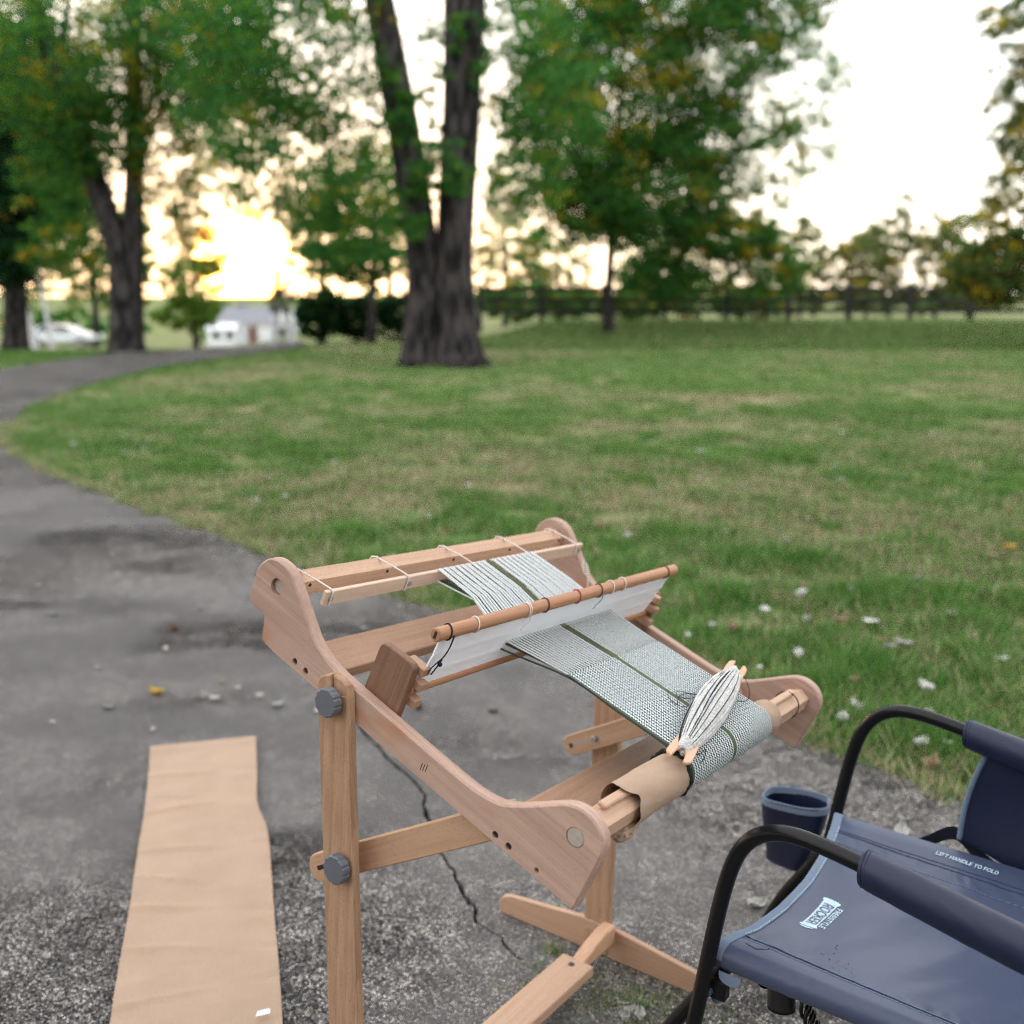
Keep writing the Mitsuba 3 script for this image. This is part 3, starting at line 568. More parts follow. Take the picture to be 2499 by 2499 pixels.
# ------------------------------------------------------------------ the loom on its trestle
loom = thing('loom', 'wooden table loom on a trestle stand, tilted towards the camping chair', 'loom')
def L(name, mesh, m, parent=None, **k): return obj(name, mesh, m, parent or loom, M=LOOM, **k)
SIDE = [(-.0345, -.081), (-.030, -.0815), (.20, -.0862), (.40, -.0895), (.515, -.0915), (.535, -.0905), (.5478, -.0885), (.5515, -.085), (.5565, -.0612), (.559, -.0545), (.565, -.0503), (.5757, -.0517), (.586, -.0530), (.5945, -.050),
        (.5975, -.044), (.5985, -.027), (.599, -.012), (.5985, .0), (.5964, .0075), (.592, .0165), (.5854, .0255), (.5777, .0315), (.5676, .0350), (.5566, .0361), (.5463, .0355), (.5364, .0326), (.5278, .0275), (.5175, .0200),
        (.5078, .0125), (.4973, .0045), (.4864, -.0045), (.4752, -.0137), (.4644, -.0222), (.453, -.0296), (.4426, -.0343), (.4299, -.0384), (.4162, -.0418), (.4008, -.0440), (.385, -.0448), (.28, -.0446), (.175, -.0443), (.146, -.0430),
        (.1314, -.0412), (.1122, -.0372), (.0952, -.0299), (.079, -.0177), (.0561, .0021), (.0377, .0184), (.0267, .0274), (.0153, .0330), (.0015, .0355), (-.0121, .0333), (-.0234, .0278), (-.032, .0190), (-.0359, .0083), (-.0371, -.0031), (-.0367, -.0198), (-.0352, -.075)]
SIDE = chaikin(SIDE, 1)
HOLES = [(.4766, -.077), (.4529, -.077), (.0916, -.0722), (.0697, -.0722)]
for s, (a, b) in enumerate(((0.0, TH), (WID, WID + TH))):
    sf = L('side_frame', prism(SIDE, a, b, .0022, holes=[(0, 0, .0122), (.5514, 0, .0122), (.0249, -.0709, .0033)] + [(u, v, .0048) for u, v in HOLES], order=UVW), 'wood_side')
    out = a if s == 0 else b; sg_ = 1 if s == 0 else -1
    for u, dpt in ((0.0, .0006), (.5514, .0060)):
        L('dowel_plug', cyl((out + sg_ * dpt, u, 0), (out + sg_ * .017, u, 0), .0116, 32, .0008), 'wood_plug', sf)
    for u, v in HOLES:
        L('screw', cyl((out + sg_ * .003, u, v), (out + sg_ * .015, u, v), .0046, 16), 'screw_black', sf)
    if s == 0:
        for k in range(3):
            L('tool_mark', cbox((-.0002, .2145 + .004 * k, -.071 - .0016 * k), (.0005, .2157 + .004 * k, -.060 - .0016 * k), .0001), 'crack_soil', sf)

def hexa(r, rot): return [(r * math.cos(rot + k * math.pi / 3), r * math.sin(rot + k * math.pi / 3)) for k in range(6)]
bb = L('back_beam', prism([(.5514 + x, y) for x, y in hexa(.0205, .42)], TH + .001, WID - .001, .001, order=UVW), 'wood_beam')
fb = L('front_beam', prism(hexa(.0195, .42), TH + .001, WID - .001, .001, order=UVW), 'wood_beam')
CORD = [.037, .197, .359, .519, .680]
for x in CORD:
    q = np.array([.5514 - .0172, .0065]); L('cord_hole', cyl((x + .008, q[0] - .0010, q[1] + .0004), (x + .008, q[0] + .004, q[1] - .001), .0026, 12, .0003), 'screw_black', bb)
ab = L('apron_bar', cbox((.022, .4800, .0075), (.684, .4870, .0305), .001), 'wood_bar')
for x in (.033, .196, .358, .519, .676):
    L('bolt_head', cyl((x, .4782, .0185), (x, .4815, .0185), .0046, 16, .0006), 'bolt_grey', ab)
for x in CORD:
    j = x * .975 - .004
    p = [(x, .5685, .006), (x, .566, .0155), (x, .5560, .0205), (x, .5465, .0205), ((x + j) / 2, .515, .0275), (j, .4865, .0322), (j, .4805, .0322), (j, .4785, .0300), (j, .4785, .0080), (j, .4875, .0060)]
    L('apron_cord', tube(p, .0013, 8), 'cord_white')
L('cord_loop', tube(spline([(.678, .478, .012), (.690, .470, .000), (.694, .455, -.012), (.689, .452, -.022), (.684, .463, -.010), (.690, .468, -.002), (.692, .455, -.015), (.690, .440, -.040), (.687, .430, -.060)], 50), .0013, 6), 'cord_white', smooth=True)

# cross boards between the side frames
L('cross_board', cbox((TH + .0005, .4300, -.0900), (WID - .0005, .4975, -.0715), .0016), 'wood_cross')
L('cross_board', cbox((TH + .0005, .0450, -.0900), (WID - .0005, .1130, -.0715), .0016), 'wood_cross')

# heddle holders
for s in (0, 1):
    x0, x1 = (TH + .0005, TH + .0125) if s == 0 else (WID - .0125, WID - .0005); a, b = (x1, x1 + .016) if s == 0 else (x0 - .016, x0)
    P = [(.298, -.085), (.365, -.085), (.3635, .0165), (.3615, .0235), (.355, .0282), (.309, .0292), (.302, .0268), (.298, .0195)]
    hh = L('heddle_holder', prism(chaikin(P, 1), x0, x1, .0015, order=UVW), 'wood_holder')
    for v, u0, u1 in ((.0125, .292, .325), (-.0075, .287, .322), (-.0345, .288, .326)):
        L('peg', cbox((a, u0, v), (b, u1, v + .0125), .001), 'wood_cross', hh)

# stand: posts, knobs, struts, feet, stretcher
UP2 = np.array([.448, .894]); SD = np.array([.894, -.448])
def post(c0, d, length, x0, x1, out, key):
    """A board in the plane of the side frame with a rounded top; d points down, c0 is the pivot."""
    d = np.array(d); s = np.array([-d[1], d[0]])
    if s[0] < 0: s = -s
    w = .0300; top = []
    for a, b in ((-1, .0), (-.97, -.016), (-.78, -.0245), (-.4, -.029), (-.05, -.0303), (-.045, -.011), (.045, -.011), (.05, -.0305), (.1, -.0305), (.6, -.026), (.88, -.018), (.98, -.006), (1, .0)): top.append(c0 + s * w * -a + d * b)
    pts = np.array(top + [c0 - s * w * .93 + d * length, c0 + s * w * .93 + d * length])
    ar = 0.5 * np.sum(pts[:, 0] * np.roll(pts[:, 1], -1) - pts[:, 1] * np.roll(pts[:, 0], -1))
    if ar < 0: pts = pts[::-1]
    pm = L('post', prism(pts, x0, x1, .002, order=UVW), 'wood_post')
    return pm, s, d
c0 = np.array([.3825, -.0680]); dn = np.array([-.448, -.894])
pm, s_, d_ = post(c0, dn, .766, -.0141, -.0006, -1, 'near')
# the routed bead along the front edge of the post stands slightly proud
def face_board(sa, sb, la, lb, x0, x1):
    p = [c0 + s_ * sa + d_ * la, c0 + s_ * sb + d_ * la, c0 + s_ * sb + d_ * lb, c0 + s_ * sa + d_ * lb]; p = np.array(p)
    ar = 0.5 * np.sum(p[:, 0] * np.roll(p[:, 1], -1) - p[:, 1] * np.roll(p[:, 0], -1))
    return prism(p if ar > 0 else p[::-1], x0, x1, .0007, order=UVW)
L('bead', face_board(-.0288, -.0160, -.004, .76, -.0149, -.0130), 'wood_post', pm)
def knob(c, x):
    a = np.linspace(0, 2 * np.pi, 121)[:-1]; r = .0202 - .0014 * np.maximum(0, np.cos(a * 11)) ** 3
    k = L('knob', prism(np.c_[c[0] + r * np.cos(a), c[1] + r * np.sin(a)], x - .0135, x, .0018, order=UVW), 'knob_plastic', smooth=25)
    L('hub', cyl((x, c[0], c[1]), (x + .006, c[0], c[1]), .009, 20), 'knob_plastic', k)
knob((.3775, -.0700), -.0185); knob((.2706, -.2695), -.0185)
c1 = np.array([.392, -.0545]); d1 = np.array([-.389, -.921]); d1 /= np.linalg.norm(d1)
pf, _, _ = post(c1, d1, .713, WID + TH + .0005, WID + TH + .0185, 1, 'far')
knob_far = lambda c: L('knob', cyl((WID + TH + .0190, c[0], c[1]), (WID + TH + .033, c[0], c[1]), .0195, 22, .0015), 'knob_plastic')
knob_far((.375, -.0545)); knob_far((.300, -.296))
S0, S1 = np.array([.338, -.350]), np.array([.085, -.048])
sd = (S1 - S0) / np.linalg.norm(S1 - S0); sn = np.array([-sd[1], sd[0]])
for x0, x1 in ((TH + .0008, TH + .0138), (WID - .0138, WID - .0008)):
    hw = .0205; end = [S0 + sd * (.012 - .020 * math.cos(a)) + sn * hw * math.sin(a) for a in np.linspace(-1.45, 1.45, 11)]
    P = np.array(end[::-1] + [S0 + sn * -hw + sd * .02, S1 - sn * hw, S1 + sn * hw, S0 + sn * hw + sd * .02])
    ar = 0.5 * np.sum(P[:, 0] * np.roll(P[:, 1], -1) - P[:, 1] * np.roll(P[:, 0], -1))
    st = L('strut', prism(P if ar > 0 else P[::-1], x0, x1, .0016, order=UVW), 'wood_strut')
    A0, A1 = S0 + sd * .010, S0 + sd * .075; hw2 = .0032
    sl = np.array([A0 + sn * hw2, A0 - sn * hw2, A1 - sn * hw2, A1 + sn * hw2]); ar = 0.5 * np.sum(sl[:, 0] * np.roll(sl[:, 1], -1) - sl[:, 1] * np.roll(sl[:, 0], -1))
    L('slot', prism(sl if ar > 0 else sl[::-1], x0 - .0004, x1 + .0004, .0002, order=UVW), 'screw_black' if x0 < .3 else 'wood_plug', st)
    if x0 > .3:
        B0 = S0 + sd * .070
        L('nut', cyl((x0 - .007, B0[0], B0[1]), (x0, B0[0], B0[1]), .0062, 6, .0008), 'steel', st, smooth=False)
        L('slot_end', cyl((x0 - .0006, A0[0], A0[1]), (x0, A0[0], A0[1]), .0048, 16, .0001), 'screw_black', st)
FD = np.array([.811, -.585, 0]); FD /= np.linalg.norm(FD); BD = np.array([FD[1] * -1, FD[0], 0])
def foot(base):
    """One foot rail lying on the ground across the bottom of a post."""
    P = [(-.236, .000), (.236, .000), (.240, .004), (.240, .024), (.232, .038), (.214, .046), (.034, .067), (-.034, .067), (-.214, .046), (-.232, .038), (-.240, .024), (-.240, .004)]
    m = prism(P, -.0060, .0060, .0016); V = np.array(m.vertices)
    W = base + V[:, :1] * FD + V[:, 1:2] * np.array([0, 0, 1.0]) - V[:, 2:] * BD
    return trimesh.Trimesh(W, m.faces, process=False)
pb = lw(WID + TH + .0105, *(c1 + d1 * .713)); pb[2] = .0005
obj('foot', foot(pb + FD * -.000), 'wood_foot', loom)
nb = lw(-.0075, *(c0 + dn * .766)); nb[2] = .0005
obj('foot', foot(nb), 'wood_foot', loom)
# stretcher board with its wedge
e0, e1 = lw(.7185, .101, -.6605), lw(.02, .101, -.715)
e0[2] = e1[2] = .052; ax = (e1 - e0) / np.linalg.norm(e1 - e0); aw = np.array([-ax[1], ax[0], 0])
def flatbar(pts, z0, z1, c=.0016):
    p = np.array(pts); w = e0[:2] + p[:, :1] * ax[:2] + p[:, 1:] * aw[:2]
    ar = 0.5 * np.sum(w[:, 0] * np.roll(w[:, 1], -1) - w[:, 1] * np.roll(w[:, 0], -1))
    return prism(w if ar > 0 else w[::-1], z0, z1, c)
st = obj('stretcher', flatbar([(.108, -.034), (.108, .034), (.70, .034), (.70, -.034)], .040, .060), 'wood_plank', loom)
V = []
for x, z in ((-.002, .078), (.03, .079), (.06, .073), (.085, .066), (.112, .058)): V.append((x, z))
Q = np.array(V + [(.112, .042), (-.002, .042)])
m = prism(Q[::-1], -.0135, .0135, .002); W = np.array(m.vertices)
W = np.c_[e0[:2] + W[:, :1] * ax[:2] + W[:, 2:] * aw[:2], W[:, 1]]; m = trimesh.Trimesh(W, m.faces, process=False)
if m.volume < 0: m.invert()
obj('tongue', m, 'wood_shuttle', st)
bc = e0 + ax * .128 + aw * -.002; obj('screw', cyl((bc[0], bc[1], .058), (bc[0], bc[1], .0607), .0062, 20, .0004), 'screw_black', st)
mk = e0 + ax * .345 + aw * -.004
obj('stamped_mark', cat_([tube(np.c_[mk[0] + .006 * np.cos(np.linspace(.5, 5.2, 20)), mk[1] + .006 * np.sin(np.linspace(.5, 5.2, 20)), np.full(20, .0602)], .0007, 6),
                          tube(np.c_[mk[0] + np.linspace(.006, .018, 12), mk[1] + .003 * np.sin(np.linspace(0, 7, 12)), np.full(12, .0602)], .0007, 6)]), 'thread_brown', st)

# apron sticks resting on the front beam
L('apron_stick', cbox((.048, -.0010, .0195), (.655, .0110, .0265), .0018), 'wood_beam', label='pale apron stick lying on the front beam')
L('beam_tie', tube(spline([(.640, .021 * math.cos(a), .004 + .0225 * math.sin(a)) for a in np.linspace(0, 2 * np.pi, 13)[:-1]], 36, True), .0012, 6, closed=True), 'thread_brown')

# ------------------------------------------------------------------ rigid heddle standing in the warp
hed = thing('rigid_heddle', 'rigid heddle with white reed between two round orange-brown rails', 'heddle')
def H(name, mesh, m, parent=None, **k): return obj(name, mesh, m, parent or hed, M=LOOM, **k)
R0, R1 = np.array([.030, .2945, .0785]), np.array([.672, .2890, .0885])
B0, B1 = np.array([.030, .3030, -.0120]), np.array([.672, .3085, -.0125])
def rail(a, b, r, name):
    t = (b - a) / np.linalg.norm(b - a)
    return H(name, tube([a, a + t * .0016, b - t * .0016, b], [r - .0016, r, r, r - .0016], 20), 'wood_heddle')
rod = rail(R0, R1, .0094, 'rail'); rail(B0, B1, .0078, 'rail')
H('rail_slot', cbox(R0 + [-.0006, -.0022, -.0052], R0 + [.001, .0022, .0052], .0002), 'screw_black', rod)
n = 60; V = []
for f in np.linspace(.018, .985, n):
    a, b = B0 + (B1 - B0) * f, R0 + (R1 - R0) * f; col = []
    for t in np.linspace(.05, .93, 22):
        bump = .0011 * (math.exp(-((t - .30) / .035) ** 2) + math.exp(-((t - .62) / .035) ** 2)); q = a + (b - a) * t; q = q + [0, -bump - .0012, 0]; col.append(q)
    V.append(col)
m = shell(np.array(V), .0024)
if m.volume < 0: m.invert()
H('reed', m, 'reed_plastic', smooth=40)
for f, mat, dbl, tail in ((.037, 'thread_navy', 0, 1), (.124, 'cord_white', 0, 0), (.304, 'cord_white', 1, 2), (.377, 'thread_brown', 0, 0), (.508, 'thread_red', 0, 0), (.605, 'thread_brown', 0, 2), (.661, 'cord_white', 0, 0), (.717, 'cord_white', 0, 0), (.947, 'thread_brown', 0, 0)):
    for k in range(1 + dbl):
        c = R0 + (R1 - R0) * (f + .006 * k); r = .0104
        H('thread_tie', tube(spline([c + [.0035 * math.cos(a), r * math.cos(a + .2), r * math.sin(a + .2)] for a in np.linspace(0, 2 * np.pi, 11)[:-1]], 30, True), .0010, 6, closed=True), mat)
    if tail == 1:
        c = R0 + (R1 - R0) * f
        H('thread_tail', tube(spline([c + [.003, -.0104, .0], c + [.002, -.0108, -.018], c + [-.002, -.0085, -.036], c + [-.010, -.0085, -.041], c + [-.016, -.0080, -.047], c + [-.021, -.0078, -.056]], 30), .0010, 6), mat)
        H('thread_tail', tube(spline([c + [-.002, -.0095, -.036], c + [-.009, -.010, -.047], c + [-.014, -.009, -.058]], 14), .0010, 6), mat)
        H('thread_knot', trimesh.creation.icosphere(2, .0034).apply_translation(c + [-.005, -.0105, -.043]), mat, smooth=True)
    elif tail == 2:
        c = R0 + (R1 - R0) * f
        H('thread_tail', tube(spline([c + [.002, -.0104, -.002], c + [.001, -.0108, -.014], c + [-.006, -.0100, -.020], c + [-.009, -.0095, -.027]], 16), .0006, 6), 'cord_white' if dbl else 'thread_brown')

# ------------------------------------------------------------------ the weaving: warp threads, cloth, selvage
wv = thing('weaving', 'grey-green woven band with an olive centre stripe stretched over the loom', 'woven cloth')
def Wv(name, mesh, m, parent=None, **k): return obj(name, mesh, m, parent or wv, M=LOOM, **k)
RC, RR = np.array([.004, .0035]), .0298            # centre and radius of the cloth roll
NT = 38
def wx(f, u):
    l = np.interp(u, [0, .2, .297, .4835], [.2450, .2370, .2075, .2570]); r = np.interp(u, [0, .2, .297, .4835], [.5110, .5040, .5065, .5180])
    return l + (r - l) * f
def vtop(u): return np.interp(u, [.004, .297, .4835], [RC[1] + RR, .0300, .0322])
for i in range(NT):
    f = (i + .5) / NT; mid = 17.5 < i < 19.5
    for k, (df, dv, mat) in enumerate(((0, 0, 'yarn_olive' if mid else 'yarn_white'), (.5 / NT, -.0062, 'yarn_olive' if mid else 'yarn_green'))):
        g = f + df
        if g > 1: continue
        jb = rng.normal(0, .0005); bun = (math.floor(g * 19) + .5) / 19; gb = g * .72 + bun * .28
        mat2 = mat if (k == 0 or mid or i % 4) else 'yarn_white'
        P = [(wx(gb, .4835) + jb, .4835, .0322 - (.021 if k else 0)), (wx(g, .44) * .5 + .5 * (wx(gb, .4835) + jb), .40, .0318 + dv * .75), (wx(g, .297), .297, .0300 + dv), ]
        Wv('warp_thread', tube(P, .0015 if k == 0 else .0012, 6), mat2 if k else mat)
        P2 = [(wx(g, .297), .297, .0300 + dv), (wx(g, .197 + .004 * math.sin(i)), .197, vtop(.197) - .0006 + (dv * .06))]
        Wv('warp_thread', tube(P2, .00135 if k == 0 else .0017, 6), mat)
# cloth: flat from the fell to the roll, then round the roll
path = [(u, vtop(u)) for u in np.linspace(.1985, .004, 60)] + [(RC[0] + RR * math.sin(-a), RC[1] + RR * math.cos(a)) for a in np.linspace(.04, 2 * np.pi - .25, 80)]
path = np.array(path); sl = np.r_[0, np.cumsum(np.linalg.norm(np.diff(path, axis=0), axis=1))]
ff = np.linspace(-.004, 1.004, 93); V = []; UV = []
for (u, v), s in zip(path, sl):
    V.append([(wx(f, max(u, 0) if s < .2 else 0), u, v) for f in ff]); UV.append([(s, f * NT) for f in ff])
V = np.array(V); g = grid(V)
if np.mean(np.array(g.vertex_normals)[:60 * 93, 2]) < 0: g.invert()
UV = np.array(UV).reshape(-1, 2)
low = trimesh.Trimesh(np.array(g.vertices) - np.array(g.vertex_normals) * .0012, g.faces[:, ::-1], process=False)
Wv('cloth', trimesh.Trimesh(np.vstack([g.vertices, low.vertices]), np.vstack([g.faces, low.faces + len(g.vertices)]), process=False), 'woven_cloth', smooth=True, uv=np.vstack([UV, UV]))
ring = []
for j in range(4):
    a = np.linspace(-2.75, 2.75, 90)
    rr_ = RR - .0035 + .0012 * j + .0010 * np.sin(a * 9 + j * 2.1)
    xx = .2425 - .0022 * j + .0016 * np.sin(a * 6 + j) + .0010 * np.sin(a * 17 + 2 * j)
    ring.append(tube(np.c_[xx, RC[0] + rr_ * np.sin(a), RC[1] + rr_ * np.cos(a)], .0024 + .0006 * np.sin(a * 21 + j), 8))
for m in ring: Wv('selvage', m, 'yarn_dark', smooth=True)
Wv('selvage', tube(spline([(wx(0, .297), .297, .0165), (wx(0, .25), .25, .022), (wx(0, .20), .197, vtop(.197) - .003), (wx(0, .12) - .001, .12, vtop(.12) - .002), (wx(0, .05) - .001, .05, vtop(.05) - .002), (.243, .012, .0305)], 40), .0015, 8), 'yarn_green', smooth=True)

# brown paper wound with the cloth
pap = thing('paper_wrap', 'brown kraft paper rolled round the front beam with a torn crumpled end', 'paper')
def paper_tube(x0, x1, r, torn, name, turns=1.0):
    a = np.linspace(0, 2 * np.pi, 97); n = 26; V = []
    tear = meshkit.fbm(np.c_[np.cos(a) * 1.8, np.sin(a) * 1.8, a * 0 + 3.0], 4) - .5
    for t in np.linspace(0, 1, n):
        xs_ = x0 + torn * (tear * .012 + .004 * np.sign(np.sin(a * 7 + 3 * tear)) * tear - .012 * np.exp(-((np.mod(a - .15 + np.pi, 2 * np.pi) - np.pi) / .55) ** 2) + .009 * np.exp(-((np.mod(a + .55 + np.pi, 2 * np.pi) - np.pi) / .22) ** 2)) * (1 - t) + (x1 - x0) * t
        w = .0004 * np.sin(a * 3 + 9 * t) + .0006 * (meshkit.noise(np.c_[np.cos(a) * 3, np.sin(a) * 3, a * 0 + t * 6]) - .5) * 2
        R_ = r + w; V.append(np.c_[xs_, RC[0] - .001 + R_ * np.sin(a), RC[1] - .001 + R_ * np.cos(a)])
    m = shell(np.array(V), .0006)
    if m.volume < 0: m.invert()
    obj(name, m, 'kraft_paper', pap, M=LOOM, smooth=40)
paper_tube(.104, .2435, .0284, 1.0, 'near_sleeve')
paper_tube(.508, .558, .0268, .08, 'far_sleeve')
cr = trimesh.creation.icosphere(4, 1.0); Vc = np.array(cr.vertices)
d = meshkit.fbm(Vc * 1.6 + 5, 3); d = np.round(d * 7) / 7
Vc = Vc * (0.55 + .9 * d[:, None]) * [.028, .013, .013] + [.112, -.012, -.0255]
obj('crumpled_end', trimesh.Trimesh(Vc, cr.faces, process=False), 'kraft_paper', pap, M=LOOM, smooth=18)

# ------------------------------------------------------------------ shuttle with its yarn
sh = thing('stick_shuttle', 'wooden stick shuttle wound with pale yarn lying across the cloth roll', 'shuttle')
SA, SB = np.array([.205, -.004, .0440]), np.array([.566, .0790, .0500])
ex = SB - SA; SLn = np.linalg.norm(ex); ex /= SLn; ez = np.array([0, 0, 1.0]) - ex * ex[2]; ez /= np.linalg.norm(ez); ey = np.cross(ez, ex)
def SP(x, y, z): return SA + ex * x + ey * y + ez * z
hw = .0165
out = [(.0, .0085), (.002, .0140), (.010, .0180), (.030, hw + .001), (.060, hw - .001), (SLn / 2, hw - .002), (SLn - .06, hw - .001), (SLn - .03, hw), (SLn - .010, .0155), (SLn - .002, .0115), (SLn, .0065), (SLn - .024, .0055), (SLn - .032, .0)]
low_ = [(x, -y) for x, y in out[::-1][1:]]
P = out + low_ + [(.030, 0)] ; P = P[:-1] + [(.024, -.0035)] * 0 + [(.030, 0.0)]
P = [p for p in P]; P = np.array(P)
P = np.array([(.024, .0060)] + [tuple(p) for p in out] + low_[:-1] + [(.0, -.0085), (.024, -.0060), (.032, .0)])
ar = 0.5 * np.sum(P[:, 0] * np.roll(P[:, 1], -1) - P[:, 1] * np.roll(P[:, 0], -1)); P = P if ar > 0 else P[::-1]
m = prism(P, -.0026, .0026, .0012); V = np.array(m.vertices)
obj('stick', trimesh.Trimesh(SA + V[:, :1] * ex + V[:, 1:2] * ey + V[:, 2:] * ez, m.faces, process=False), 'wood_shuttle', sh, M=LOOM)
def strand(a, mat, r, j=0.0, bulge=1.0):
    x = np.linspace(.028, SLn - .028, 40); t = (x - .028) / (SLn - .056); e = np.clip(np.sin(np.pi * t), 0, 1) ** .62
    y = (.0035 + .0190 * e * bulge) * math.cos(a) + j * np.sin(t * 5 + a * 3) * e; z = (.0030 + .0135 * e * bulge) * math.sin(a)
    if r > .002: rr = r * (.55 + .5 * e) * (1 + .10 * np.sin(x * 900 + a * 7))
    else: rr = np.full(40, r)
    return obj('yarn_strand' if r > .0015 else 'yarn_thread', tube(SA + x[:, None] * ex + y[:, None] * ey + z[:, None] * ez, rr, 10 if r > .002 else 6), mat, sh, M=LOOM, smooth=True)
cols_ = ['yarn_shuttle', 'yarn_shuttle', 'yarn_shuttle', 'yarn_shuttle', 'yarn_white', 'yarn_shuttle', 'yarn_shuttle', 'yarn_lilac', 'yarn_shuttle']
scene['yarn_shuttle'] = two({'type': 'bumpmap', 'arbitrary': proc(lambda p, n, uv: noise(p.x * 520, p.y * 520, p.z * 520), 2e-4), 'scale': 0.0007,
                             'bsdf': {'type': 'principled', 'base_color': proc(lambda p, n, uv: mix((0.38, 0.375, 0.365), (0.58, 0.57, 0.55), smoothstep(.3, .7, noise(p.x * 480, p.y * 480, p.z * 480)))), 'roughness': .95, 'specular': .1}})
scene['yarn_lilac'] = pbr((0.36, 0.35, 0.45), 0.9, 0.15)
for k in range(58): strand(k * 2 * math.pi / 58 + .1 + rng.normal(0, .05), cols_[(k * k + k) % 9], .0022 * rng.uniform(.9, 1.2), .0016 * rng.normal(0, 1), 1 + .05 * rng.normal(0, 1))
strand(.9, 'yarn_shuttle', .009, 0, .35); strand(-2.2, 'yarn_shuttle', .009, 0, .35)
for a in (-.75, -.62, -.5, .35, 1.3): strand(a, 'thread_navy', .0011 if a > -.4 else .0021, .0016, 1.20)
for a in (.55, .8, 1.0, 1.5, 1.8, 2.2): strand(a, 'yarn_green', .0007, .001, 1.2)
for pts in ([(.415, .073, .036), (.395, .083, .037), (.378, .091, .038), (.371, .086, .037), (.378, .076, .037), (.40, .068, .038)], [(.368, .099, .037), (.352, .091, .037), (.343, .077, .038), (.350, .066, .037), (.3646, .060, .038)],
            [(.348, .072, .037), (.372, .082, .038), (.40, .078, .037), (.418, .066, .038)], [(.52, .052, .057), (.500, .030, .052), (.480, .020, .044), (.462, .028, .042)], [(.24, -.010, .047), (.262, -.013, .041), (.285, -.010, .037), (.272, -.017, .033), (.258, -.019, .031)]):
    obj('loose_thread', tube(spline(pts, 40), .0006, 5), 'thread_navy', sh, M=LOOM, smooth=True)

# ------------------------------------------------------------------ the folding rocking chair
chair = thing('camping_chair', 'blue folding rocking chair with black tube arms facing the loom', 'chair')
def C(name, mesh, m, parent=None, **k): return obj(name, mesh, m, parent or chair, M=CHAIR, **k)
for l in (0.0, 0.55):
    P = [(-.142, l, GL + .016), (-.128, l, -.47), (-.115, l, -.381), (-.095, l, -.253), (-.078, l, -.150), (-.066, l, -.098), (-.052, l, -.062), (-.030, l, -.034), (.002, l, -.0165), (.038, l, -.0125), (.08, l, -.0165), (.126, l, -.0235), (.30, l, -.056), (.50, l, -.094)]
    arm = C('arm_tube', tube(spline(P, 90), .0120, 18), 'black_tube', smooth=True)
    # padded sleeve
    a = np.linspace(0, 2 * np.pi, 41); V = []
    for t in np.linspace(0, 1, 34):
        p = .122 + .36 * t; q = -.0255 - .19 * (p - .126); r = .0225 + .003 * math.sin(t * 3) - .0025 * max(0, 1 - t / .03)
        w = .0022 * meshkit.fbm(np.c_[np.cos(a) * 2.4 + 14 * t, np.sin(a) * 2.4, a * 0 + l + 5 * t], 3)
        V.append(np.c_[p + .006 * np.sin(a) * 0, l + (r + w) * np.cos(a), q - .002 + (r + w) * 1.10 * np.sin(a)])
    m = shell(np.array(V), .0022)
    if m.volume < 0: m.invert()
    pad = C('arm_pad', m, 'navy_fabric', smooth=True)
    for dp in (.004, .009):
        p = .122 + dp; q = -.0275 - .19 * (p - .126)
        C('stitching', tube(np.c_[np.full(40, p), l + .0236 * np.cos(a[:-1]), q + .0258 * np.sin(a[:-1])], .0006, 5, closed=True), 'seam_dark', pad)
    # inner leg that carries the seat, swinging forward to the ground
    li = .034 if l == 0 else .516
    Q = [(.30, li, -.262), (.10, li, -.262), (-.03, li, -.262), (-.062, li, -.268), (-.085, li, -.290), (-.118, li, -.345), (-.175, li, -.44), (-.240, li, GL + .03), (-.246, li, GL + .012)]
    C('leg', tube(spline(Q, 70), .0122, 16), 'black_tube', smooth=True)
    C('rear_leg', tube(spline([(.30, li, -.262), (.40, li, -.30), (.47, li, -.42), (.52, li, GL + .012)], 30), .0125, 14), 'black_tube', smooth=True)
    s_ = 1 if l == 0 else -1
    br = C('bracket', cbox((-.099, min(li, l + s_ * .013), -.335), (-.072, max(li, l + s_ * .013), -.300), .003), 'black_tube')
    C('bolt', cyl((-.097, l + s_ * .004, -.322), (-.097, l + s_ * .030, -.322), .0062, 12, .001), 'bolt_blue', br)
    C('nut', cyl((-.090, l + s_ * .019, -.338), (-.090, l + s_ * .030, -.338), .0078, 6, .001), 'bolt_blue', br, smooth=False)
    tab = np.array([(-.083 + .036 * (1 - math.cos(a)) / 2, l + s_ * .012, -.286 - .013 * math.sin(a)) for a in np.linspace(0, math.pi, 16)])
    V = np.stack([tab, tab * [1, 1, 0] + [0, s_ * .002, -.281]], 1); m = shell(V, .0014); C('web_tab', m, 'binding', smooth=True)
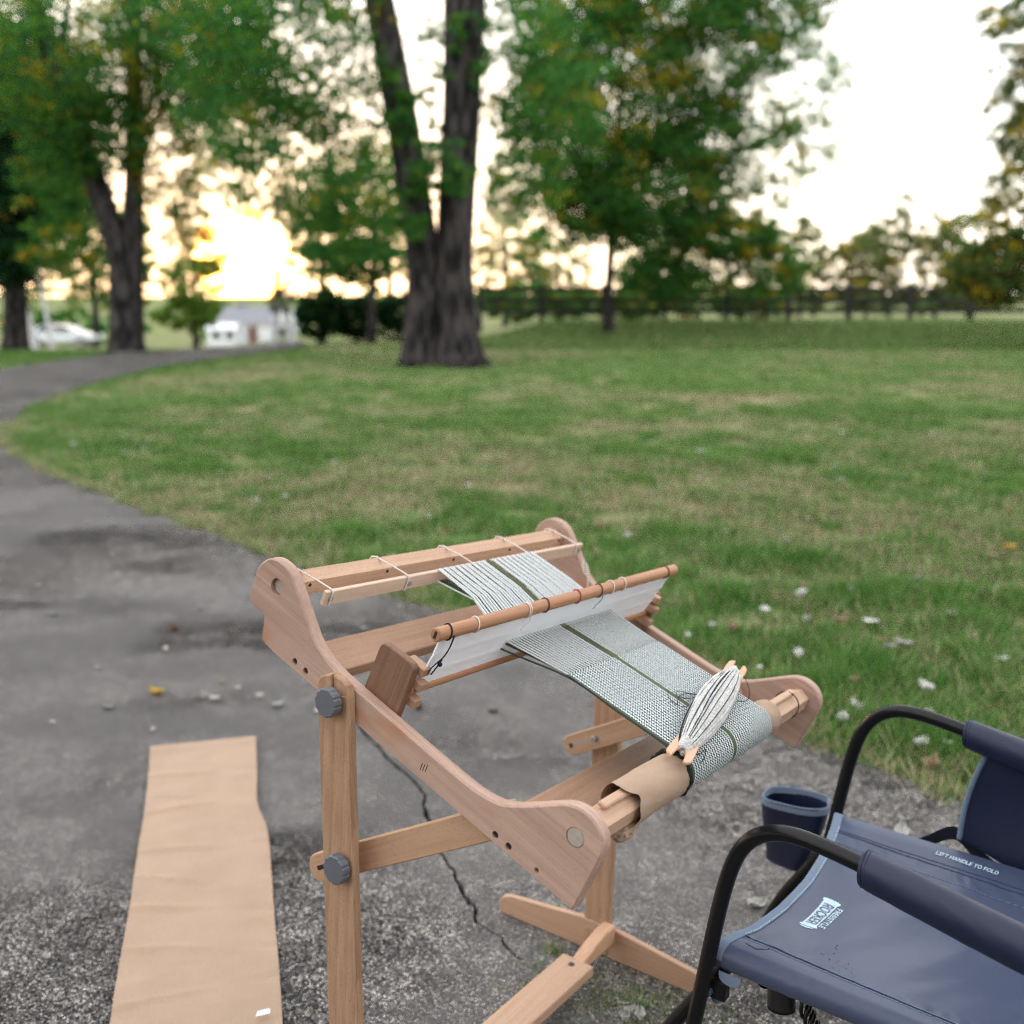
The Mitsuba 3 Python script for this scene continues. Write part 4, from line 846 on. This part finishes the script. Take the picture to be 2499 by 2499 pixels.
# seat: fabric wrapped over both side rails, front edge cut in a curve
FE = np.array([(.010, -.092), (.034, -.086), (.060, -.081), (.10, -.071), (.19, -.0625), (.30, -.060), (.39, -.0650), (.48, -.078), (.525, -.0875), (.545, -.092)])
prof = [(.034 - .0235 * math.cos(a) * 1, -.262 + .0235 * math.sin(a)) for a in np.linspace(-1.25, 1.35, 16)]
prof += [(l, -.2390 - .021 * math.sin(math.pi * (l - .04) / .47) ** .85) for l in np.linspace(.046, .504, 56)]
prof += [(.516 + .0235 * math.cos(a), -.262 + .0235 * math.sin(a)) for a in np.linspace(1.35, -1.1, 16)]
prof = np.array(prof)
def seat_q(p, l, q):
    wv_ = .0048 * (meshkit.fbm(np.array([[(p * 1.0 - l * .55) * 16, (p + l) * 2.2, 1.0]]), 2)[0] - .5) * np.clip((l - .05) * 14, 0, 1) * np.clip((.50 - l) * 14, 0, 1)
    hem = math.exp(-((l - .072) / .016) ** 2) + math.exp(-((l - .452) / .018) ** 2) + .8 * math.exp(-((l - .014) / .012) ** 2)
    wv_ += hem * .0016 * (meshkit.fbm(np.array([[p * 75, l * 60, 2.0]]), 3)[0] - .5)
    return q + wv_ * 2.2 - .012 * np.clip((p + .05) / .3, 0, 1) * math.sin(math.pi * np.clip((l - .04) / .47, 0, 1))
V = []
for t in np.linspace(0, 1, 170):
    row = []
    for l, q in prof:
        pf = np.interp(l, FE[:, 0], FE[:, 1]); p = pf + (.50 - pf) * t
        row.append((p, l, seat_q(p, l, q)))
    V.append(row)
V = np.array(V)
m = shell(V, .0016, (0, 0, 1))
if m.volume < 0: m.invert()
seat = C('seat', m, 'seat_fabric', smooth=True)
def on_seat(p, l, lift=.0):
    q = np.interp(l, prof[14:74, 0], prof[14:74, 1]); return np.array([p, l, seat_q(p, l, q) + lift])
# light binding along the front edge, and rolled hems
V = []
for l, q in prof[2:-2]:
    pf = np.interp(l, FE[:, 0], FE[:, 1]); V.append([(pf + d, l, seat_q(pf, l, q) + z) for d, z in ((-.0025, -.0028), (-.0030, .0004), (-.0010, .0020), (.0060, .0021), (.0135, .0016), (.0140, .0002))])
m = shell(np.array(V), .0004, (-1, 0, 1))
if m.volume < 0: m.invert()
C('binding', m, 'binding', seat, smooth=True)
def line_on(pts, n=80): 
    P = np.array(pts); t = np.linspace(0, 1, n); k = np.linspace(0, 1, len(P)); return np.c_[np.interp(t, k, P[:, 0]), np.interp(t, k, P[:, 1])]
def seam(pts, mat, r=.0008, lift=.0004):
    C('seam', tube([on_seat(p, l, lift) for p, l in line_on(pts)], r, 6), mat, seat, smooth=True)
near_s = [(-.068, .066), (.05, .060), (.20, .055), (.50, .050)]; far_s = [(-.071, .470), (.05, .466), (.20, .462), (.50, .458)]
seam(near_s, 'seam_dark'); seam([(p, l + .0035) for p, l in near_s], 'binding', .0009); seam([(-.074, .505 - .03), (.5, .470)], 'seam_dark', .0007); seam(far_s, 'seam_dark', .0009)
seam([(-.055, .044), (-.036, .040), (-.022, .0535), (-.024, .060)], 'seam_dark', .0006)
def stitches(pts, lift=.0010):
    L_ = line_on(pts, 75); D = []
    for a, b in zip(L_[:-1], L_[1:]):
        c = a + (b - a) * .62; D.append(tube([on_seat(*a, lift), on_seat(*c, lift)], .0006, 5))
    C('stitching', cat_(D), 'binding', seat, kind='stuff')
stitches([(p, l - .006) for p, l in near_s]); stitches([(p, l - .030) for p, l in far_s])
V = []
for l in np.linspace(.07, .48, 70):
    pf = np.interp(l, FE[:, 0], FE[:, 1]); V.append(tube([on_seat(pf + .0118, l, .0022), on_seat(pf + .0118, l + .0035, .0022)], .0006, 5))
C('stitching', cat_(V), 'print_light', seat, kind='stuff')
# print on the seat
def printed(txt, hgt, p0, l0, dx, dy, mat, lift, width=None, bold=True, italic=0.0):
    m = meshkit.text_mesh(txt, hgt, 0.0002, bold=bold); V = np.array(m.vertices); w = V[:, 0].max()
    if width: V[:, 0] *= width / w
    V[:, 0] += V[:, 1] * italic
    W = np.array([on_seat(p0 + x * dx[0] + y * dy[0], l0 + x * dx[1] + y * dy[1], lift + z) for x, y, z in V])
    f = m.faces
    if dx[0] * dy[1] - dx[1] * dy[0] < 0: f = f[:, ::-1]
    return trimesh.Trimesh(W, f, process=False)
C('fold_lettering', printed('LIFT HANDLE TO FOLD', .0085, .103, .492, (1, -.04), (.04, 1), 0, .0012, width=.104, italic=.12), 'print_light', seat, smooth=False, label='small white words LIFT HANDLE TO FOLD')
def plate(pts, z):
    P = np.array(pts); m = prism(P if 0.5 * np.sum(P[:, 0] * np.roll(P[:, 1], -1) - P[:, 1] * np.roll(P[:, 0], -1)) > 0 else P[::-1], 0, .0002, .00005); m = m.subdivide_to_size(.006); V = np.array(m.vertices)
    W = np.array([on_seat(LG[0] + x * LX[0] + y * LY[0], LG[1] + x * LX[1] + y * LY[1], z + w) for x, y, w in V]); return trimesh.Trimesh(W, m.faces, process=False)
LG, LX, LY = np.array([-.0135, .272]), np.array([-.035, -1.0]), np.array([1.0, -.035])
BODY = chaikin([(-.002, -.002), (.004, -.0035), (.009, .001), (.096, .001), (.098, -.0025), (.103, -.0022), (.1035, .0265), (.098, .0265), (.096, .0235), (.010, .0235), (.006, .0275), (-.001, .0265), (-.003, .012)], 1)
lg = C('logo', cat_([plate(BODY, .0008), plate(chaikin([(.1052, -.002), (.1085, .004), (.1105, .012), (.1085, .0205), (.1052, .0262)], 1), .0008)]), 'print_light', seat, smooth=False, label='white printed emblem reading FREESTYLE ROCKER')
def logo_text(txt, hgt, x0, y0, wid, z, it=0.0, bold=True): 
    p0 = LG + x0 * LX + y0 * LY; return printed(txt, hgt, p0[0], p0[1], LX, LY, 0, z + .0004, width=wid, italic=it, bold=bold)
C('rocker_lettering', logo_text('ROCKER', .0165, .0125, .0045, .080, .0010), 'seat_fabric', lg, smooth=False)
C('freestyle_lettering', logo_text('FREESTYLE', .0095, .013, .0265, .082, .0006), 'print_light', lg, smooth=False)
fly = [on_seat(.05 + rng.normal(0, .012) + .03 * (k % 2), .115 + rng.normal(0, .012) - .02 * (k % 2), .0004) for k in range(22)]
C('speck', cat_([trimesh.creation.icosphere(1, .0007 * rng.uniform(.6, 1.3)).apply_translation(p) for p in fly]), 'thread_navy', seat, kind='stuff')
# fabric flap under the far arm, light binding on its front edge, strap below
top = lambda p: -.050 - .19 * (p - .126); V = []
for p in np.linspace(0, 1, 40):
    row = []
    for t in np.linspace(0, 1, 30):
        p0 = .158 - .034 * t - .008 * math.sin(t * 3.1); pp = p0 + (.62 - p0) * p
        row.append((pp, .555 + .010 * math.sin(p * 9 + t * 2) * t + .004, top(pp) - .19 * t - .02 * t * p))
    V.append(row)
m = shell(np.array(V), .0018)
if m.volume < 0: m.invert()
flap = C('side_flap', m, 'navy_fabric', smooth=True)
E0 = np.array(V)[0]; E1 = np.array(V)[1]
C('flap_binding', tube(E0 + [.002, -.001, 0], .0050, 10), 'binding', flap, smooth=True)
Sx = spline([(.045, .525, -.262), (.070, .560, -.262), (.092, .572, -.246), (.118, .578, -.236), (.142, .575, -.250), (.185, .568, -.275), (.24, .560, -.292), (.40, .55, -.33)], 60)
V = np.array([[p + [0, 0, -.013], p + [0, .0015, .0], p + [0, 0, .013]] for p in Sx]); m = shell(V, .0016)
if m.volume < 0: m.invert()
C('strap', m, 'thread_navy', smooth=True)
# drink holder hung on the far front leg
a = np.linspace(0, 2 * np.pi, 49); V = []
for t in np.linspace(0, 1, 22):
    rx, ry = .066 - .022 * t, .036 - .010 * t; cxp = -.186 - .012 * t
    dent = 1 - .10 * np.exp(-((a - .35) / .35) ** 2) * (1 - t)
    ca_, sa_ = np.sign(np.cos(a)) * np.abs(np.cos(a)) ** .7, np.sign(np.sin(a)) * np.abs(np.sin(a)) ** .7
    V.append(np.c_[cxp + rx * ca_ * dent + .003 * np.sin(5 * t + a), .580 + ry * sa_ * (1 + .12 * np.sin(2 * a + 3 * t)), -.262 - .005 * np.cos(a + 2.6) * (1 - t) - .145 * t + 0 * a])
V = np.array(V); mm = shell(V, .0016)
if mm.volume < 0: mm.invert()
ho = C('drink_holder', mm, 'navy_fabric', smooth=True)
bt = np.vstack([V[-1].mean(0), V[-1][:-1]]); k = np.arange(48); C('base', trimesh.Trimesh(bt + [0, 0, .001], np.c_[np.zeros(48, int), k + 1, (k + 1) % 48 + 1], process=False), 'seam_dark', ho)
rim = V[0] + [0, 0, 0]; c = rim.mean(0); Vr = np.array([c + (rim - c) * s + [0, 0, z] for s, z in ((.97, -.012), (.985, .0), (1.0, .0022), (1.022, .0), (1.028, -.006), (1.024, -.0135))])
mm = shell(Vr, .0004)
if mm.volume < 0: mm.invert()
C('rim_binding', mm, 'binding', ho, smooth=True)
# spring strut below the seat
C('strut', tube(spline([(-.015, .12, -.29), (-.020, .115, -.33), (-.018, .11, -.375)], 12), .022, 16), 'screw_black', smooth=True)
C('spring', tube(np.c_[.014 + np.linspace(0, .05, 120), .115 + .016 * np.cos(np.linspace(0, 44, 120)), -.350 - np.linspace(0, .10, 120) + .016 * np.sin(np.linspace(0, 44, 120))], .0030, 7), 'black_tube', smooth=True)
C('cross_tube', tube([(-.02, .034, -.285), (-.02, .516, -.285)], .011, 14), 'black_tube', smooth=True)
for l in (.275,):
    pts = [(.48, l, -.24), (.58, l, .05), (.64, l, .34)]
    V = [[(np.interp(t, [0, .5, 1], [.48, .58, .64]) + .03 * math.sin(math.pi * w), .02 + .51 * w, np.interp(t, [0, .5, 1], [-.24, .05, .34])) for w in np.linspace(0, 1, 12)] for t in np.linspace(0, 1, 12)]
    m = shell(np.array(V), .003); C('backrest', m, 'navy_fabric', smooth=True)

# ------------------------------------------------------------------ kraft paper strip on the drive, with a scrap
LE = np.array([(-1.059, 2.741), (-.991, 2.531), (-.943, 2.373), (-.879, 2.146), (-.808, 1.898), (-.766, 1.743), (-.725, 1.595), (-.64, 1.30), (-.60, 1.10)])
RE = np.array([(-.766, 2.807), (-.698, 2.549), (-.660, 2.398), (-.606, 2.277), (-.548, 2.078), (-.499, 1.898), (-.455, 1.743), (-.415, 1.595), (-.34, 1.30), (-.30, 1.12)])
def along(P, t):
    d = np.r_[0, np.cumsum(np.linalg.norm(np.diff(P, axis=0), axis=1))]; d /= d[-1]
    from scipy.interpolate import PchipInterpolator
    return np.c_[PchipInterpolator(d, P[:, 0])(t), PchipInterpolator(d, P[:, 1])(t)]
t = np.linspace(0, 1, 190); l_, r_ = along(LE, t), along(RE, t); w = np.linspace(0, 1, 40); V = l_[:, None] + (r_ - l_)[:, None] * w[None, :, None]
X_, Y_ = V[..., 0], V[..., 1]; S_ = np.broadcast_to(t[:, None] * 1.75, X_.shape); Wd = np.broadcast_to(w[None], X_.shape)
zz = .004 + .016 * meshkit.fbm(np.stack([S_ * 7, Wd * .9, X_ * 0], -1), 3) + .0035 * meshkit.fbm(np.stack([S_ * 22 + Wd * 1.2, Wd * 2.5, X_ * 0 + 4], -1), 2)
for s0, k0, d0, ww in ((.20, .02, .007, .010), (.42, -.04, .006, .008), (.86, .05, .007, .010), (1.02, .03, .006, .008), (.62, .0, .006, .007), (1.20, -.06, .006, .006), (.33, .03, .005, .006), (.74, .07, .005, .005)):
    e = (S_ - s0 - k0 * Wd) / ww; zz += d0 * np.exp(-e * e) * np.sin(Wd * 3 + 1)
zz += .006 * np.exp(-((S_ - .02) / .03) ** 2)
V = np.concatenate([V, zz[..., None]], -1); m = shell(V, .0004, (0, 0, 1))
if m.volume < 0: m.invert()
obj('paper_strip', m, 'kraft_paper', smooth=True, label='long creased strip of brown kraft paper lying flat on the driveway', cat='paper')
q = [(-.460, 1.585), (-.436, 1.594), (-.4395, 1.606), (-.459, 1.599)]
obj('paper_scrap', trimesh.Trimesh(*(lambda m: (np.array(m.vertices), m.faces))(prism(q, .0235, .0242, .0001)), process=False), 'reed_plastic', label='tiny white scrap lying on the brown paper strip', cat='scrap')

# ------------------------------------------------------------------ leaves, pebbles, moss
def leaf_mesh(size, curl, seed):
    g = np.random.default_rng(seed); n = 7; V = []
    for i, t in enumerate(np.linspace(0, 1, n)):
        wd = .34 * math.sin(math.pi * min(1, t * .93 + .07)) ** .8 * (1 + .12 * g.normal()); row = []
        for u in (-1, -.5, 0, .5, 1): row.append(((t - .5), u * wd, curl * (abs(u) ** 1.6 * .22 + (t - .5) ** 2 * .6) + .03 * g.normal()))
        V.append(row)
    V = np.array(V) * size; V[..., 2] -= V[..., 2].min(); m = shell(V, size * .02)
    return m
def lay(name, label, cat, group, mesh, mat, x, y, z=0.0, smooth=True):
    a = rng.uniform(0, 6.28); R = np.array([[math.cos(a), -math.sin(a), 0], [math.sin(a), math.cos(a), 0], [0, 0, 1]])
    return obj(name, mesh, mat, None, M=(R, np.array([x, y, z])), smooth=smooth, label=label, cat=cat, group=group)
PL = [(-1.486, 3.418), (-1.334, 4.141), (-1.018, 3.13), (-.998, 3.273), (-.758, 3.062), (-1.93, 4.05), (-1.75, 4.4), (-1.15, 4.3), (-2.1, 5.1), (-1.3, 3.05), (-.60, 3.86), (.331, 3.041), (-1.6, 5.2), (-2.6, 5.6), (-2.2, 4.5), (-.95, 4.75), (-.384, 3.176), (-1.85, 3.2), (-1.62, 2.75), (-2.4, 4.1)]
for k, (x, y) in enumerate(PL): lay('fallen_leaf', 'dry leaf scattered on the driveway behind or left of the loom', 'leaf', 'dry leaves on the driveway', leaf_mesh(.024 + .022 * rng.uniform(), rng.uniform(.5, 1.8), k), ('pale_leaf', 'grey_leaf', 'pale_leaf', 'tan_leaf')[k % 4], x, y)
for k, (x, y, mat, lab, sz) in enumerate([(-1.192, 3.176, 'yellow_leaf', 'yellow leaf lying on the driveway left of the wooden post', .055), (.284, 3.085, 'yellow_leaf', 'yellow-green curled leaf on the driveway under the warp', .045), (.483, 2.623, 'yellow_leaf', 'small yellow leaf under the cloth roll beside the far post', .036),
        (.532, 1.96, 'pale_leaf', 'pale green leaf on the driveway between loom and chair', .05), (.952, 2.248, 'pale_leaf', 'broad pale leaf behind the seat of the chair', .06), (-1.353, 3.853, 'brown_leaf', 'dark brown curled leaf on the driveway near the lawn edge', .05), (-.06, 3.02, 'brown_leaf', 'dark brown leaf fragment below the rigid heddle', .032),
        (-.30, 3.05, 'brown_leaf', 'brown leaf scrap below the near heddle holder', .036), (.60, 2.22, 'yellow_leaf', 'tiny yellowish leaf below the torn paper roll', .03)]):
    lay('fallen_leaf', lab, 'leaf', None, leaf_mesh(sz, 1.1, 50 + k), mat, x, y)
for k, (x, y) in enumerate([(-1.431, 2.935), (-.93, 3.22), (-.98, 3.12), (-.84, 3.15), (-1.31, 3.62), (-.55, 3.30), (-1.95, 3.55), (-.62, 3.02), (-1.10, 2.88)]):
    m = trimesh.creation.icosphere(2, 1.0); v = np.array(m.vertices); v = v * (.75 + .5 * meshkit.noise(v * 1.3 + k * 5)[:, None]) * np.array([.013, .010, .008]) * rng.uniform(.7, 1.3)
    v[:, 2] -= v[:, 2].min() + .001; lay('pebble', 'small pale pebble lying on the driveway', 'pebble', 'pebbles on the driveway', trimesh.Trimesh(v, m.faces, process=False), 'pebble_stone', x, y)
kk = 0
while kk < 85:
    y = 2.5 * (11 / 2.5) ** rng.uniform(0, 1); x = rng.uniform(-.45, .52) * y
    if DRIVE.buffer(.06).contains(sg.Point(x, y)) and rng.uniform() < .98: continue
    if x < .3 * y - .2 and rng.uniform() < .55: continue
    lay('lawn_leaf', 'dry fallen leaf lying in the lawn grass', 'leaf', 'dry leaves in the grass', leaf_mesh(rng.uniform(.03, .07), rng.uniform(.5, 2.0), 100 + kk), ('bleached_leaf', 'pale_leaf', 'bleached_leaf', 'tan_leaf')[kk % 4], x, y, .004 + .012 * rng.uniform()); kk += 1
lay('lawn_leaf', 'yellow leaf lying in the grass above the far chair arm', 'leaf', None, leaf_mesh(.075, 1.2, 300), 'yellow_leaf', 2.62, 5.15, .02)
def tuft(cx, cy, sx, sy, n, h, straw):
    x = rng.normal(cx, sx, n); y = rng.normal(cy, sy, n); return blades(x, y, np.zeros(n), h * rng.uniform(.3, 1.2, n), np.full(n, .0022), np.full(n, straw))
tf_ = [tuft(.20, 1.66, .075, .035, 900, .012, .45), tuft(.30, 1.60, .07, .03, 600, .012, .35), tuft(.11, 1.745, .05, .018, 380, .010, .6), tuft(.085, 1.80, .010, .010, 60, .030, .3), tuft(.235, 1.640, .010, .008, 70, .026, .0), tuft(.06, 1.70, .045, .012, 260, .008, .9)]
n = 0; VV, FF, CC = [], [], []
for m, c in tf_: VV.append(m.vertices); FF.append(m.faces + n); CC.append(c); n += len(m.vertices)
obj('moss', trimesh.Trimesh(np.vstack(VV), np.vstack(FF), process=False), 'grass_blade', smooth=False, color=np.vstack(CC), label='patch of moss and dry grass sprouting from the asphalt by the stretcher', cat='moss', kind='stuff')
for k, (x, y, s) in enumerate([(.215, 1.612, .026), (.232, 1.600, .03), (.205, 1.597, .024)]):
    lay('sprout_leaf', 'pale blue-green leaf sprouting from the moss patch by the chair', 'leaf', 'pale leaves in the moss', leaf_mesh(s, 1.6, 400 + k), 'pale_leaf', x, y, .008)
